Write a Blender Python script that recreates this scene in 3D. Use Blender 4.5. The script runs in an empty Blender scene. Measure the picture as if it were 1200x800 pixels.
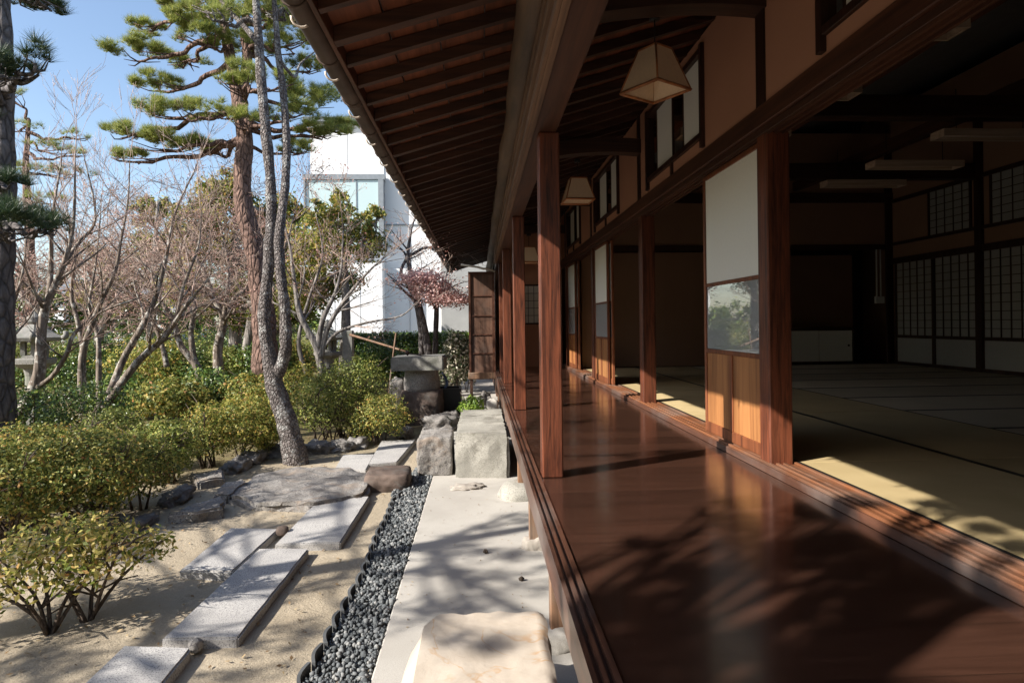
import bpy, bmesh, math, random
import numpy as np
from mathutils import Vector, Matrix, noise

# ------------------------------------------------------------------ camera, sky, sun, exposure
S = bpy.context.scene
COL = S.collection
EYE = 1.40; F = 760.0; YAW = math.atan(38/760); ROLL = 0.0125
FW = Vector((math.sin(YAW), math.cos(YAW), 0)); RT = Vector((math.cos(YAW), -math.sin(YAW), 0)); UP = Vector((0, 0, 1))
RTr = RT*math.cos(ROLL) - UP*math.sin(ROLL); UPr = UP*math.cos(ROLL) + RT*math.sin(ROLL)
cam = bpy.data.objects.new('camera', bpy.data.cameras.new('camera')); COL.objects.link(cam)
m = Matrix((RTr, UPr, -FW)).transposed().to_4x4(); m.translation = (0, 0, EYE)
cam.matrix_world = m
cam.data.sensor_width = 36; cam.data.lens = 36*F/1200
cam.data.shift_y = -21.5/1200
cam.data.clip_start = 0.05; cam.data.clip_end = 3000
S.camera = cam

SUN_EL = math.atan(0.68)
to_sun = Vector((-0.8914*math.cos(SUN_EL), -0.453*math.cos(SUN_EL), math.sin(SUN_EL))).normalized()
W = bpy.data.worlds.new('World'); S.world = W; W.use_nodes = True
wn = W.node_tree.nodes; wl = W.node_tree.links
sky = wn.new('ShaderNodeTexSky'); sky.sky_type = 'NISHITA'; sky.sun_disc = False
sky.sun_elevation = SUN_EL; sky.sun_rotation = math.atan2(to_sun.x, to_sun.y)
sky.air_density = 1.0; sky.dust_density = 1.2; sky.ozone_density = 1.1; sky.altitude = 100
wl.new(sky.outputs[0], wn['Background'].inputs[0]); wn['Background'].inputs[1].default_value = 0.118
sl = bpy.data.lights.new('sun', 'SUN'); sl.energy = 5.0; sl.angle = math.radians(0.53); sl.color = (1.0, 0.945, 0.86)
so = bpy.data.objects.new('sun', sl); COL.objects.link(so)
so.rotation_euler = (-to_sun).to_track_quat('-Z', 'Y').to_euler()
S.view_settings.view_transform = 'Standard'; S.view_settings.look = 'None'
S.view_settings.exposure = 1.02; S.view_settings.gamma = 1
try:
    S.cycles.max_bounces = 7; S.cycles.diffuse_bounces = 3; S.cycles.transparent_max_bounces = 12
    S.cycles.sample_clamp_indirect = 6
except Exception:
    pass

# ------------------------------------------------------------------ projection helpers (photo pixel -> a real point)
def ray(px, py):
    return FW*F + RTr*(px-600) - UPr*(py-378.5)
def pY(px, py, Y):
    d = ray(px, py); return Vector((0, 0, EYE)) + d*(Y/d.y)
def pZ(px, py, z=0.0):
    d = ray(px, py); return Vector((0, 0, EYE)) + d*((z-EYE)/d.z)

# ------------------------------------------------------------------ object helpers
def mesh_obj(name, verts, faces, mat, parent=None, smooth=False):
    me = bpy.data.meshes.new(name)
    me.from_pydata([tuple(v) for v in verts] if not isinstance(verts, np.ndarray) else verts.tolist(), [], faces if not isinstance(faces, np.ndarray) else faces.tolist())
    return link(name, me, mat, parent, smooth)
def link(name, me, mat, parent=None, smooth=False):
    if mat: me.materials.append(mat)
    if smooth: me.polygons.foreach_set('use_smooth', [True]*len(me.polygons))
    o = bpy.data.objects.new(name, me); COL.objects.link(o)
    if parent is not None: adopt(o, parent)
    return o
def adopt(o, parent):
    o.parent = parent
    w = Vector((0, 0, 0)); q = parent
    while q is not None and q.type == 'EMPTY':
        w = w + q.location; q = q.parent
    o.matrix_parent_inverse = Matrix.Translation(-w)
def tag(o, label=None, cat=None, group=None, kind=None):
    if label: o['label'] = label
    if cat: o['category'] = cat
    if group: o['group'] = group
    if kind: o['kind'] = kind
    return o
def thing(name, label, cat, loc=(0, 0, 0), group=None):
    e = bpy.data.objects.new(name, None); COL.objects.link(e); e.location = loc
    e.empty_display_size = 0.1
    return tag(e, label, cat, group)
def from_bm(name, bm, mat, parent=None, smooth=False):
    me = bpy.data.meshes.new(name); bm.to_mesh(me); bm.free()
    return link(name, me, mat, parent, smooth)
def bm_box(bm, x0, x1, y0, y1, z0, z1, bev=0.0):
    vs = [bm.verts.new(p) for p in ((x0,y0,z0),(x1,y0,z0),(x1,y1,z0),(x0,y1,z0),(x0,y0,z1),(x1,y0,z1),(x1,y1,z1),(x0,y1,z1))]
    fs = [bm.faces.new([vs[i] for i in f]) for f in ((0,3,2,1),(4,5,6,7),(0,1,5,4),(1,2,6,5),(2,3,7,6),(3,0,4,7))]
    if bev > 0:
        es = set(e for f in fs for e in f.edges)
        bmesh.ops.bevel(bm, geom=list(es), offset=bev, segments=1, affect='EDGES')
def box(name, x0, x1, y0, y1, z0, z1, mat, parent=None, bev=0.004):
    bm = bmesh.new(); bm_box(bm, x0, x1, y0, y1, z0, z1, bev)
    return from_bm(name, bm, mat, parent)
def boxes(name, lst, mat, parent=None, bev=0.0):
    bm = bmesh.new()
    for b in lst: bm_box(bm, *b, bev)
    return from_bm(name, bm, mat, parent)

def each(name, lst, mat, parent=None, bev=0.0):
    return [boxes(name, [b], mat, parent, bev) for b in lst]

def tubes(name, polys, mat, parent=None, rough=0.0, seed=0):
    """polys: list of (points, radii, sides). One mesh."""
    V = []; Fc = []
    rnd = random.Random(seed)
    for pts, rad, n in polys:
        pts = [Vector(p) for p in pts]
        b0 = len(V)
        t0 = (pts[1]-pts[0]).normalized()
        ref = Vector((0, 0, 1)) if abs(t0.z) < 0.9 else Vector((1, 0, 0))
        a = t0.cross(ref).normalized()
        for i, p in enumerate(pts):
            t = (pts[min(i+1, len(pts)-1)] - pts[max(i-1, 0)])
            if t.length < 1e-9: t = t0
            t.normalize()
            a = (a - t*a.dot(t)).normalized(); b = t.cross(a)
            for k in range(n):
                an = 2*math.pi*k/n
                r = rad[i]
                if rough: 
                    dq = (a*math.cos(an)+b*math.sin(an))
                    r *= 1 + rough*noise.noise((p + dq*r)*(0.9/max(rad[0], 0.02)))
                V.append(p + (a*math.cos(an)+b*math.sin(an))*r)
        for i in range(len(pts)-1):
            for k in range(n):
                k2 = (k+1) % n
                Fc.append((b0+i*n+k, b0+i*n+k2, b0+(i+1)*n+k2, b0+(i+1)*n+k))
        Fc.append(tuple(b0+(len(pts)-1)*n+k for k in range(n)))
        Fc.append(tuple(b0+k for k in reversed(range(n))))
    return mesh_obj(name, V, Fc, mat, parent, smooth=True)

def smooth_path(pts, rads, sub=4):
    """Catmull-Rom through points."""
    P = [Vector(p) for p in pts]; out = []; ro = []
    for i in range(len(P)-1):
        p0 = P[max(i-1, 0)]; p1 = P[i]; p2 = P[i+1]; p3 = P[min(i+2, len(P)-1)]
        for k in range(sub):
            t = k/sub
            out.append(0.5*((2*p1)+(p2-p0)*t+(2*p0-5*p1+4*p2-p3)*t*t+(3*p1-p0-3*p2+p3)*t**3))
            ro.append(rads[i]*(1-t)+rads[i+1]*t)
    out.append(P[-1]); ro.append(rads[-1])
    return out, ro

def leaves(name, C, N, L, Wd, mat, parent=None, rng=None, fold=0.0):
    """one rhombic leaf per centre C with normal N (numpy), random spin"""
    n = len(C)
    N = N/np.linalg.norm(N, axis=1, keepdims=True)
    R = rng.normal(size=(n, 3)); A = np.cross(N, R); A /= np.linalg.norm(A, axis=1, keepdims=True)
    B = np.cross(N, A)
    s = rng.uniform(0.65, 1.25, (n, 1))
    l = L*s; w = Wd*s
    V = np.empty((n, 4, 3))
    V[:, 0] = C - A*l*0.5; V[:, 1] = C + B*w*0.5 - A*l*0.08 + N*fold*w; V[:, 2] = C + A*l*0.5; V[:, 3] = C - B*w*0.5 - A*l*0.08 + N*fold*w
    V = V.reshape(-1, 3)
    return fast_mesh(name, V, np.arange(n*4).reshape(n, 4), mat, parent)
def fast_mesh(name, V, Fc, mat, parent=None):
    me = bpy.data.meshes.new(name)
    k = Fc.shape[1]
    me.vertices.add(len(V)); me.vertices.foreach_set('co', V.astype(np.float32).ravel())
    me.loops.add(Fc.size); me.loops.foreach_set('vertex_index', Fc.astype(np.int32).ravel())
    me.polygons.add(len(Fc)); me.polygons.foreach_set('loop_start', np.arange(0, Fc.size, k, dtype=np.int32))
    me.update(calc_edges=True)
    return link(name, me, mat, parent)

# ------------------------------------------------------------------ materials
def nmat(name):
    M = bpy.data.materials.new(name); M.use_nodes = True
    nt = M.node_tree; return M, nt, nt.nodes, nt.links, nt.nodes['Principled BSDF']
def texco(nt, scale=(1, 1, 1), kind='Object'):
    tc = nt.nodes.new('ShaderNodeTexCoord'); mp = nt.nodes.new('ShaderNodeMapping')
    nt.links.new(tc.outputs[kind], mp.inputs[0]); mp.inputs['Scale'].default_value = scale
    return mp.outputs[0]
def noise_n(nt, vec, sc, det=4, rough=0.55, dist=0.0):
    n = nt.nodes.new('ShaderNodeTexNoise'); nt.links.new(vec, n.inputs['Vector'])
    n.inputs['Scale'].default_value = sc; n.inputs['Detail'].default_value = det
    n.inputs['Roughness'].default_value = rough; n.inputs['Distortion'].default_value = dist
    return n.outputs['Fac']
def ramp(nt, fac, stops, interp='LINEAR'):
    r = nt.nodes.new('ShaderNodeValToRGB'); nt.links.new(fac, r.inputs[0])
    r.color_ramp.interpolation = interp
    while len(r.color_ramp.elements) < len(stops): r.color_ramp.elements.new(0.5)
    for e, (p, c) in zip(r.color_ramp.elements, stops):
        e.position = p; e.color = (*c, 1) if len(c) == 3 else c
    return r.outputs[0]
def bump(nt, h, strength, dist, bsdf, prev=None):
    b = nt.nodes.new('ShaderNodeBump'); nt.links.new(h, b.inputs['Height'])
    b.inputs['Strength'].default_value = strength; b.inputs['Distance'].default_value = dist
    if prev: nt.links.new(prev, b.inputs['Normal'])
    nt.links.new(b.outputs[0], bsdf.inputs['Normal']); return b.outputs[0]
def mixc(nt, fac, a, b, mode='MIX'):
    m_ = nt.nodes.new('ShaderNodeMix'); m_.data_type = 'RGBA'; m_.blend_type = mode
    if isinstance(fac, float): m_.inputs[0].default_value = fac
    else: nt.links.new(fac, m_.inputs[0])
    for s, v in ((6, a), (7, b)):
        if isinstance(v, tuple): m_.inputs[s].default_value = (*v, 1)
        else: nt.links.new(v, m_.inputs[s])
    return m_.outputs[2]

def wood(name, dark, light, axis='Z', rough=0.55, fine=38, stretch=0.045, bmp=0.25, spec=0.4, weather=None):
    M, nt, nd, lk, bs = nmat(name)
    sc = {'X': (stretch, 1, 1), 'Y': (1, stretch, 1), 'Z': (1, 1, stretch)}[axis]
    v = texco(nt, sc)
    g1 = noise_n(nt, v, fine, 5, 0.65, 0.6)
    g2 = noise_n(nt, v, fine*0.22, 3, 0.6, 1.5)
    g3 = noise_n(nt, texco(nt), 1.7, 4)
    oi = nd.new('ShaderNodeObjectInfo')
    c = ramp(nt, g1, [(0.30, dark), (0.62, light)])
    c2 = ramp(nt, g2, [(0.35, tuple(x*0.62 for x in dark)), (0.65, light)])
    c = mixc(nt, 0.45, c, c2)
    tint = ramp(nt, oi.outputs['Random'], [(0, (0.80, 0.80, 0.80)), (1, (1.12, 1.06, 1.02))])
    c = mixc(nt, 1.0, c, tint, 'MULTIPLY')
    if weather:
        f = ramp(nt, g3, [(0.48, (0, 0, 0)), (0.68, (0.75, 0.75, 0.75))])
        c = mixc(nt, f, c, weather)
    lk.new(c, bs.inputs['Base Color'])
    bs.inputs['Roughness'].default_value = rough; bs.inputs['Specular IOR Level'].default_value = spec
    bump(nt, g1, bmp, 0.003, bs)
    return M
def stone(name, c1, c2, grain=120, speck=None, rough=0.85, bmp=0.5, stain=None, big=3.0, bdist=0.01):
    M, nt, nd, lk, bs = nmat(name)
    v = texco(nt)
    a = noise_n(nt, v, big, 6, 0.6, 0.4)
    c = ramp(nt, a, [(0.32, c1), (0.68, c2)])
    if speck:
        g = noise_n(nt, v, grain, 2, 0.8)
        f = ramp(nt, g, [(0.50, (0, 0, 0)), (0.62, (1, 1, 1))])
        c = mixc(nt, f, c, speck)
    if stain:
        s = noise_n(nt, v, big*0.8, 5, 0.7, 1.6)
        f = ramp(nt, s, [(0.52, (0, 0, 0)), (0.66, (0.85, 0.85, 0.85))])
        c = mixc(nt, f, c, stain)
    lk.new(c, bs.inputs['Base Color']); bs.inputs['Roughness'].default_value = rough
    bs.inputs['Specular IOR Level'].default_value = 0.25
    p = bump(nt, a, bmp*0.6, bdist*3, bs)
    bump(nt, noise_n(nt, v, grain*0.5, 5, 0.7), bmp, bdist*0.4, bs, p)
    return M
def island(name, stops, rough=0.5, trans=0.25, spec=0.3, patch=0.0):
    """colour from Random Per Island: each leaf or stone its own shade"""
    M, nt, nd, lk, bs = nmat(name)
    g = nd.new('ShaderNodeNewGeometry')
    c = ramp(nt, g.outputs['Random Per Island'], stops)
    if patch:
        pn = noise_n(nt, texco(nt), 2.3, 3)
        c = mixc(nt, 1.0, c, ramp(nt, pn, [(0.3, (1-patch,)*3), (0.7, (1+patch*0.5, 1+patch*0.4, 1.0))]), 'MULTIPLY')
    lk.new(c, bs.inputs['Base Color']); bs.inputs['Roughness'].default_value = rough
    bs.inputs['Specular IOR Level'].default_value = spec
    if trans > 0:
        tr = nd.new('ShaderNodeBsdfTranslucent'); lk.new(c, tr.inputs[0])
        mx = nd.new('ShaderNodeMixShader'); mx.inputs[0].default_value = trans
        out = nd['Material Output']
        lk.new(bs.outputs[0], mx.inputs[1]); lk.new(tr.outputs[0], mx.inputs[2]); lk.new(mx.outputs[0], out.inputs[0])
    return M
def plain(name, c, rough=0.6, metal=0.0, spec=0.4, var=0.12, sc=6, b=0.1):
    M, nt, nd, lk, bs = nmat(name)
    n = noise_n(nt, texco(nt), sc, 5, 0.6)
    cc = ramp(nt, n, [(0.3, tuple(x*(1-var) for x in c)), (0.7, tuple(min(1, x*(1+var)) for x in c))])
    lk.new(cc, bs.inputs['Base Color']); bs.inputs['Roughness'].default_value = rough
    bs.inputs['Metallic'].default_value = metal; bs.inputs['Specular IOR Level'].default_value = spec
    if b: bump(nt, noise_n(nt, texco(nt), sc*25, 4, 0.7), b, 0.002, bs)
    return M

M = {}
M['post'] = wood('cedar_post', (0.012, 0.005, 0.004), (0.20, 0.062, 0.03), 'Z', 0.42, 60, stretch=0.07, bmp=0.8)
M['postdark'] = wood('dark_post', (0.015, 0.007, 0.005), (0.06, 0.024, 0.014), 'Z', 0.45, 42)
M['beamY'] = wood('beam_wood', (0.035, 0.014, 0.008), (0.11, 0.042, 0.022), 'Y', 0.55, 40)
M['trackY'] = wood('track_wood', (0.08, 0.042, 0.026), (0.25, 0.14, 0.08), 'Y', 0.6, 40)
M['railY'] = wood('rail_wood', (0.035, 0.018, 0.013), (0.13, 0.06, 0.038), 'Y', 0.35, 40, weather=(0.17, 0.14, 0.125))
M['silY'] = wood('sill_wood', (0.08, 0.033, 0.018), (0.27, 0.11, 0.05), 'Y', 0.45, 40, weather=(0.20, 0.15, 0.12))
M['tieX'] = wood('tie_wood', (0.02, 0.009, 0.006), (0.06, 0.026, 0.015), 'X', 0.55, 36)
M['rafter'] = wood('rafter_wood', (0.018, 0.009, 0.006), (0.075, 0.03, 0.016), 'X', 0.6, 36)
M['sheath'] = wood('sheathing_wood', (0.06, 0.02, 0.010), (0.20, 0.066, 0.03), 'Y', 0.65, 28)
M['door'] = wood('door_board', (0.20, 0.075, 0.025), (0.48, 0.22, 0.08), 'Z', 0.55, 30)
M['doorframe'] = wood('door_frame', (0.07, 0.022, 0.011), (0.28, 0.095, 0.038), 'Z', 0.5, 42)
M['oldboard'] = wood('weathered_board', (0.055, 0.03, 0.02), (0.15, 0.08, 0.052), 'Z', 0.6, 30, weather=(0.13, 0.10, 0.085))
M['log'] = wood('log_wood', (0.035, 0.02, 0.012), (0.14, 0.08, 0.045), 'Y', 0.6, 14, stretch=0.12)
M['strut'] = wood('strut_wood', (0.08, 0.048, 0.03), (0.26, 0.15, 0.09), 'Z', 0.7, 40, weather=(0.26, 0.22, 0.18))
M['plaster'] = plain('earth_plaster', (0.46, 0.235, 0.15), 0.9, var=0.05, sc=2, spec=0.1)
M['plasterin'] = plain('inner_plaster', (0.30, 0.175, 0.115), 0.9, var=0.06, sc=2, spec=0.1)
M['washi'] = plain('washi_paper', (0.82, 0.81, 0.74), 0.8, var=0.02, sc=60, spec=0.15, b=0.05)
M['dimwashi'] = plain('room_shade_paper', (0.34, 0.33, 0.30), 0.85, var=0.04, sc=40, spec=0.1, b=0.05)  # white paper greyed: the dimness of the room is put into its colour
M['lampwashi'] = plain('lamp_paper', (0.76, 0.58, 0.40), 0.8, var=0.05, sc=70, spec=0.1, b=0.05)
M['lampframe'] = wood('lamp_wood', (0.30, 0.10, 0.035), (0.55, 0.22, 0.08), 'X', 0.4, 60)
M['palewood'] = wood('pale_box_wood', (0.42, 0.30, 0.22), (0.62, 0.48, 0.37), 'X', 0.6, 40)
M['black'] = plain('black_metal', (0.015, 0.014, 0.013), 0.5)
M['gutter'] = plain('copper_gutter', (0.085, 0.058, 0.045), 0.6, metal=0.2, var=0.3, sc=5)
M['hook'] = plain('pale_hook', (0.72, 0.62, 0.52), 0.5)
M['tile'] = plain('roof_tile', (0.16, 0.17, 0.18), 0.5, var=0.2)
M['edge'] = plain('edging_tile', (0.085, 0.088, 0.09), 0.7, var=0.3, sc=12, b=0.4)
M['white'] = plain('white_render', (0.72, 0.73, 0.74), 0.8, var=0.02, sc=0.6, spec=0.2)
M['greywall'] = plain('grey_wall', (0.33, 0.33, 0.32), 0.85, var=0.15, sc=1.5)
M['greymetal'] = plain('grey_metal', (0.22, 0.24, 0.26), 0.45, metal=0.3)
M['fluoro'] = plain('tube_cover', (0.62, 0.60, 0.56), 0.5, var=0.03)
M['granite'] = stone('granite', (0.36, 0.345, 0.33), (0.50, 0.48, 0.455), 150, (0.16, 0.155, 0.16), bmp=0.35, bdist=0.006)
M['pinkgranite'] = stone('block_granite', (0.24, 0.23, 0.20), (0.42, 0.40, 0.35), 140, (0.19, 0.18, 0.16), bmp=0.35, stain=(0.15, 0.14, 0.115))
M['cream'] = None
M['rock'] = stone('dark_rock', (0.085, 0.075, 0.068), (0.27, 0.25, 0.235), 60, None, bmp=1.0, stain=(0.30, 0.29, 0.27), big=6, bdist=0.02)
M['redrock'] = stone('red_rock', (0.05, 0.036, 0.03), (0.15, 0.11, 0.09), 45, None, bmp=0.8, stain=(0.11, 0.10, 0.09), big=6)
M['greyrock'] = stone('grey_rock', (0.16, 0.145, 0.13), (0.34, 0.32, 0.295), 80, (0.11, 0.10, 0.10), bmp=0.9, stain=(0.24, 0.19, 0.15), big=4, bdist=0.015)
M['lantern'] = stone('lantern_stone', (0.15, 0.145, 0.13), (0.31, 0.295, 0.27), 90, (0.15, 0.15, 0.14), bmp=0.8, stain=(0.17, 0.18, 0.14))
M['concrete'] = stone('concrete', (0.36, 0.335, 0.30), (0.46, 0.435, 0.395), 220, (0.33, 0.305, 0.27), bmp=0.35, stain=(0.36, 0.335, 0.30), big=1.6, bdist=0.006)
M['mortar'] = stone('rough_mortar', (0.26, 0.23, 0.20), (0.40, 0.36, 0.31), 90, None, bmp=1.0)
M['bark'] = None
M['gravel'] = island('gravel_stones', [(0, (0.055, 0.06, 0.063)), (0.5, (0.125, 0.135, 0.14)), (0.85, (0.20, 0.205, 0.205)), (1, (0.29, 0.285, 0.27))], 0.9, 0, 0.15)
M['leafA'] = island('azalea_leaves', [(0, (0.05, 0.085, 0.02)), (0.28, (0.12, 0.16, 0.035)), (0.55, (0.28, 0.30, 0.075)), (0.82, (0.46, 0.42, 0.13)), (0.95, (0.50, 0.33, 0.08)), (1, (0.38, 0.16, 0.06))], 0.5, 0.35, 0.3, 0.2)
M['leafY'] = island('yellowing_leaves', [(0, (0.06, 0.10, 0.02)), (0.30, (0.15, 0.20, 0.04)), (0.58, (0.36, 0.36, 0.09)), (0.85, (0.58, 0.50, 0.14)), (0.95, (0.56, 0.33, 0.09)), (1, (0.40, 0.26, 0.13))], 0.5, 0.38, 0.3, 0.2)
M['leafYY'] = island('yellow_azalea_leaves', [(0, (0.10, 0.15, 0.03)), (0.25, (0.26, 0.30, 0.06)), (0.5, (0.55, 0.48, 0.13)), (0.85, (0.72, 0.60, 0.24)), (1, (0.60, 0.32, 0.12))], 0.5, 0.4, 0.3, 0.2)
M['leafG'] = island('glossy_leaves', [(0, (0.03, 0.065, 0.018)), (0.5, (0.08, 0.15, 0.032)), (0.85, (0.18, 0.26, 0.055)), (1, (0.34, 0.34, 0.09))], 0.35, 0.2, 0.5, 0.35)
M['leafO'] = island('olive_leaves', [(0, (0.08, 0.11, 0.03)), (0.5, (0.20, 0.25, 0.06)), (0.85, (0.38, 0.40, 0.11)), (1, (0.48, 0.38, 0.14))], 0.5, 0.3, 0.3, 0.35)
M['leafP'] = island('pink_dry_leaves', [(0, (0.28, 0.11, 0.09)), (0.5, (0.46, 0.25, 0.21)), (1, (0.62, 0.42, 0.37))], 0.6, 0.35, 0.2)
M['leafPP'] = island('bright_pink_leaves', [(0, (0.42, 0.22, 0.20)), (0.5, (0.66, 0.42, 0.40)), (1, (0.80, 0.60, 0.56))], 0.6, 0.4, 0.2)
M['leafC'] = island('pale_leaves', [(0, (0.03, 0.055, 0.018)), (0.45, (0.09, 0.11, 0.04)), (0.7, (0.45, 0.40, 0.30)), (1, (0.68, 0.62, 0.50))], 0.4, 0.2, 0.5)
M['fern'] = island('fern_leaves', [(0, (0.10, 0.20, 0.03)), (1, (0.32, 0.42, 0.07))], 0.5, 0.35)
M['needle'] = island('pine_needles', [(0, (0.08, 0.13, 0.03)), (0.4, (0.22, 0.28, 0.055)), (0.8, (0.44, 0.46, 0.12)), (1, (0.56, 0.50, 0.19))], 0.5, 0.4, 0.4, 0.25)
M['needledark'] = island('dark_needles', [(0, (0.015, 0.04, 0.018)), (0.6, (0.04, 0.075, 0.025)), (1, (0.10, 0.13, 0.05))], 0.4, 0.15, 0.5)
M['twig'] = island('maple_twigs', [(0, (0.18, 0.125, 0.10)), (0.5, (0.36, 0.26, 0.215)), (1, (0.48, 0.36, 0.30))], 0.7, 0)
M['litter'] = island('fallen_leaves', [(0, (0.10, 0.06, 0.03)), (0.5, (0.25, 0.16, 0.08)), (1, (0.42, 0.32, 0.18))], 0.8, 0)

def bark(name, c1, c2, sc=14, strength=1.0, zs=0.35, spots=None):
    Mx, nt, nd, lk, bs = nmat(name)
    v = texco(nt, (1, 1, zs))
    vo = nd.new('ShaderNodeTexVoronoi'); lk.new(v, vo.inputs['Vector']); vo.inputs['Scale'].default_value = sc
    vo.feature = 'DISTANCE_TO_EDGE'
    n = noise_n(nt, v, sc*1.4, 6, 0.7, 0.8)
    h = nd.new('ShaderNodeMath'); h.operation = 'ADD'; 
    cr = ramp(nt, vo.outputs['Distance'], [(0.0, (0, 0, 0)), (0.22, (1, 1, 1))])
    lk.new(cr, h.inputs[0]); lk.new(n, h.inputs[1])
    c = ramp(nt, n, [(0.33, c1), (0.66, c2)])
    c = mixc(nt, ramp(nt, vo.outputs['Distance'], [(0.0, (0.65,)*3), (0.12, (0, 0, 0))]), c, tuple(x*0.35 for x in c1))
    if spots:
        s = noise_n(nt, texco(nt), 9, 5, 0.7)
        c = mixc(nt, ramp(nt, s, [(0.53, (0, 0, 0)), (0.60, (0.8,)*3)]), c, spots)
    lk.new(c, bs.inputs['Base Color']); bs.inputs['Roughness'].default_value = 0.9; bs.inputs['Specular IOR Level'].default_value = 0.15
    bump(nt, h.outputs[0], strength, 0.02, bs)
    return Mx
M['barkgrey'] = bark('grey_pine_bark', (0.11, 0.092, 0.085), (0.29, 0.255, 0.24), 38, 1.0, 0.6, (0.42, 0.41, 0.39))
M['barkred'] = bark('red_pine_bark', (0.085, 0.055, 0.045), (0.28, 0.18, 0.145), 14, 1.0, 0.4)
M['barkdark'] = bark('dark_pine_bark', (0.07, 0.062, 0.060), (0.19, 0.17, 0.165), 12, 1.0, 0.4)
M['maplebark'] = bark('maple_bark', (0.12, 0.095, 0.078), (0.28, 0.23, 0.19), 9, 0.3, 0.2, (0.46, 0.44, 0.40))
M['greybark'] = bark('smooth_bark', (0.16, 0.14, 0.125), (0.34, 0.31, 0.285), 9, 0.3, 0.25)
M['stembark'] = bark('stem_bark', (0.05, 0.038, 0.03), (0.15, 0.115, 0.09), 30, 0.3, 0.3)

# cream stepping stone with ochre veins
Mx, nt, nd, lk, bs = nmat('veined_cream_stone')
v = texco(nt)
c = ramp(nt, noise_n(nt, v, 5, 6, 0.6, 0.5), [(0.3, (0.40, 0.335, 0.265)), (0.7, (0.54, 0.47, 0.39))])
vein = noise_n(nt, v, 1.9, 4, 0.55, 1.5)
f = ramp(nt, vein, [(0.485, (0, 0, 0)), (0.497, (0.6, 0.6, 0.6)), (0.503, (0.6, 0.6, 0.6)), (0.515, (0, 0, 0))])
f2 = mixc(nt, 1.0, f, ramp(nt, noise_n(nt, v, 7, 3), [(0.42, (0, 0, 0)), (0.6, (1, 1, 1))]), 'MULTIPLY')
c = mixc(nt, f2, c, (0.44, 0.25, 0.11))
dk = noise_n(nt, texco(nt, (1, 0.35, 1)), 14, 5, 0.75, 1.0)
c = mixc(nt, ramp(nt, dk, [(0.63, (0, 0, 0)), (0.70, (0.5, 0.5, 0.5))]), c, (0.30, 0.22, 0.16))
lk.new(c, bs.inputs['Base Color']); bs.inputs['Roughness'].default_value = 0.75; bs.inputs['Specular IOR Level'].default_value = 0.3
p = bump(nt, noise_n(nt, v, 12, 6, 0.6, 0.5), 0.4, 0.008, bs); bump(nt, vein, 0.2, 0.006, bs, p)
M['cream'] = Mx

# veranda floor: lacquered boards laid across
Mx, nt, nd, lk, bs = nmat('lacquered_boards')
v = texco(nt, (0.06, 1, 1))
tc = nd.new('ShaderNodeTexCoord'); sp = nd.new('ShaderNodeSeparateXYZ'); lk.new(tc.outputs['Object'], sp.inputs[0])
def math_n(op, a, b=None):
    n_ = nd.new('ShaderNodeMath'); n_.operation = op
    for i_, x in enumerate((a, b)):
        if x is None: continue
        if isinstance(x, (int, float)): n_.inputs[i_].default_value = x
        else: lk.new(x, n_.inputs[i_])
    return n_.outputs[0]
yb = math_n('DIVIDE', sp.outputs['Y'], 0.242)
fr = math_n('FRACT', yb); fl = math_n('FLOOR', yb)
wn_ = nd.new('ShaderNodeTexWhiteNoise'); wn_.noise_dimensions = '1D'; lk.new(fl, wn_.inputs['W'])
g = noise_n(nt, v, 26, 6, 0.65, 0.8)
c = ramp(nt, g, [(0.3, (0.038, 0.0180, 0.0120)), (0.68, (0.060, 0.028, 0.0185))])
c = mixc(nt, 1.0, c, ramp(nt, wn_.outputs['Value'], [(0, (0.84, 0.84, 0.86)), (1, (1.1, 1.06, 1.04))]), 'MULTIPLY')
e = math_n('MINIMUM', fr, math_n('SUBTRACT', 1.0, fr))
seam = ramp(nt, e, [(0.0, (1, 1, 1)), (0.008, (1, 1, 1)), (0.016, (0, 0, 0))])
c = mixc(nt, math_n('MULTIPLY', seam, 0.85), c, (0.03, 0.015, 0.01))
scr = noise_n(nt, texco(nt, (1, 0.3, 1)), 55, 3, 0.8)
c = mixc(nt, ramp(nt, scr, [(0.72, (0, 0, 0)), (0.78, (0.30,)*3)]), c, (0.33, 0.22, 0.17))
lk.new(c, bs.inputs['Base Color'])
rg = noise_n(nt, texco(nt), 5, 5, 0.7)
lk.new(math_n('ADD', math_n('MULTIPLY', wn_.outputs['Value'], 0.07), math_n('ADD', 0.07, math_n('MULTIPLY', rg, 0.17))), bs.inputs['Roughness'])
bs.inputs['Specular IOR Level'].default_value = 0.6
bs.inputs['Coat Weight'].default_value = 0.4; bs.inputs['Coat Roughness'].default_value = 0.12
hh = math_n('ADD', math_n('MULTIPLY', math_n('POWER', math_n('MULTIPLY', e, 2.0), 0.35), 0.8), math_n('MULTIPLY', g, 0.25))
p = bump(nt, hh, 0.28, 0.0014, bs)
bump(nt, noise_n(nt, texco(nt), 3.0, 2), 0.08, 0.005, bs, p)
M['floor'] = Mx

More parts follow.
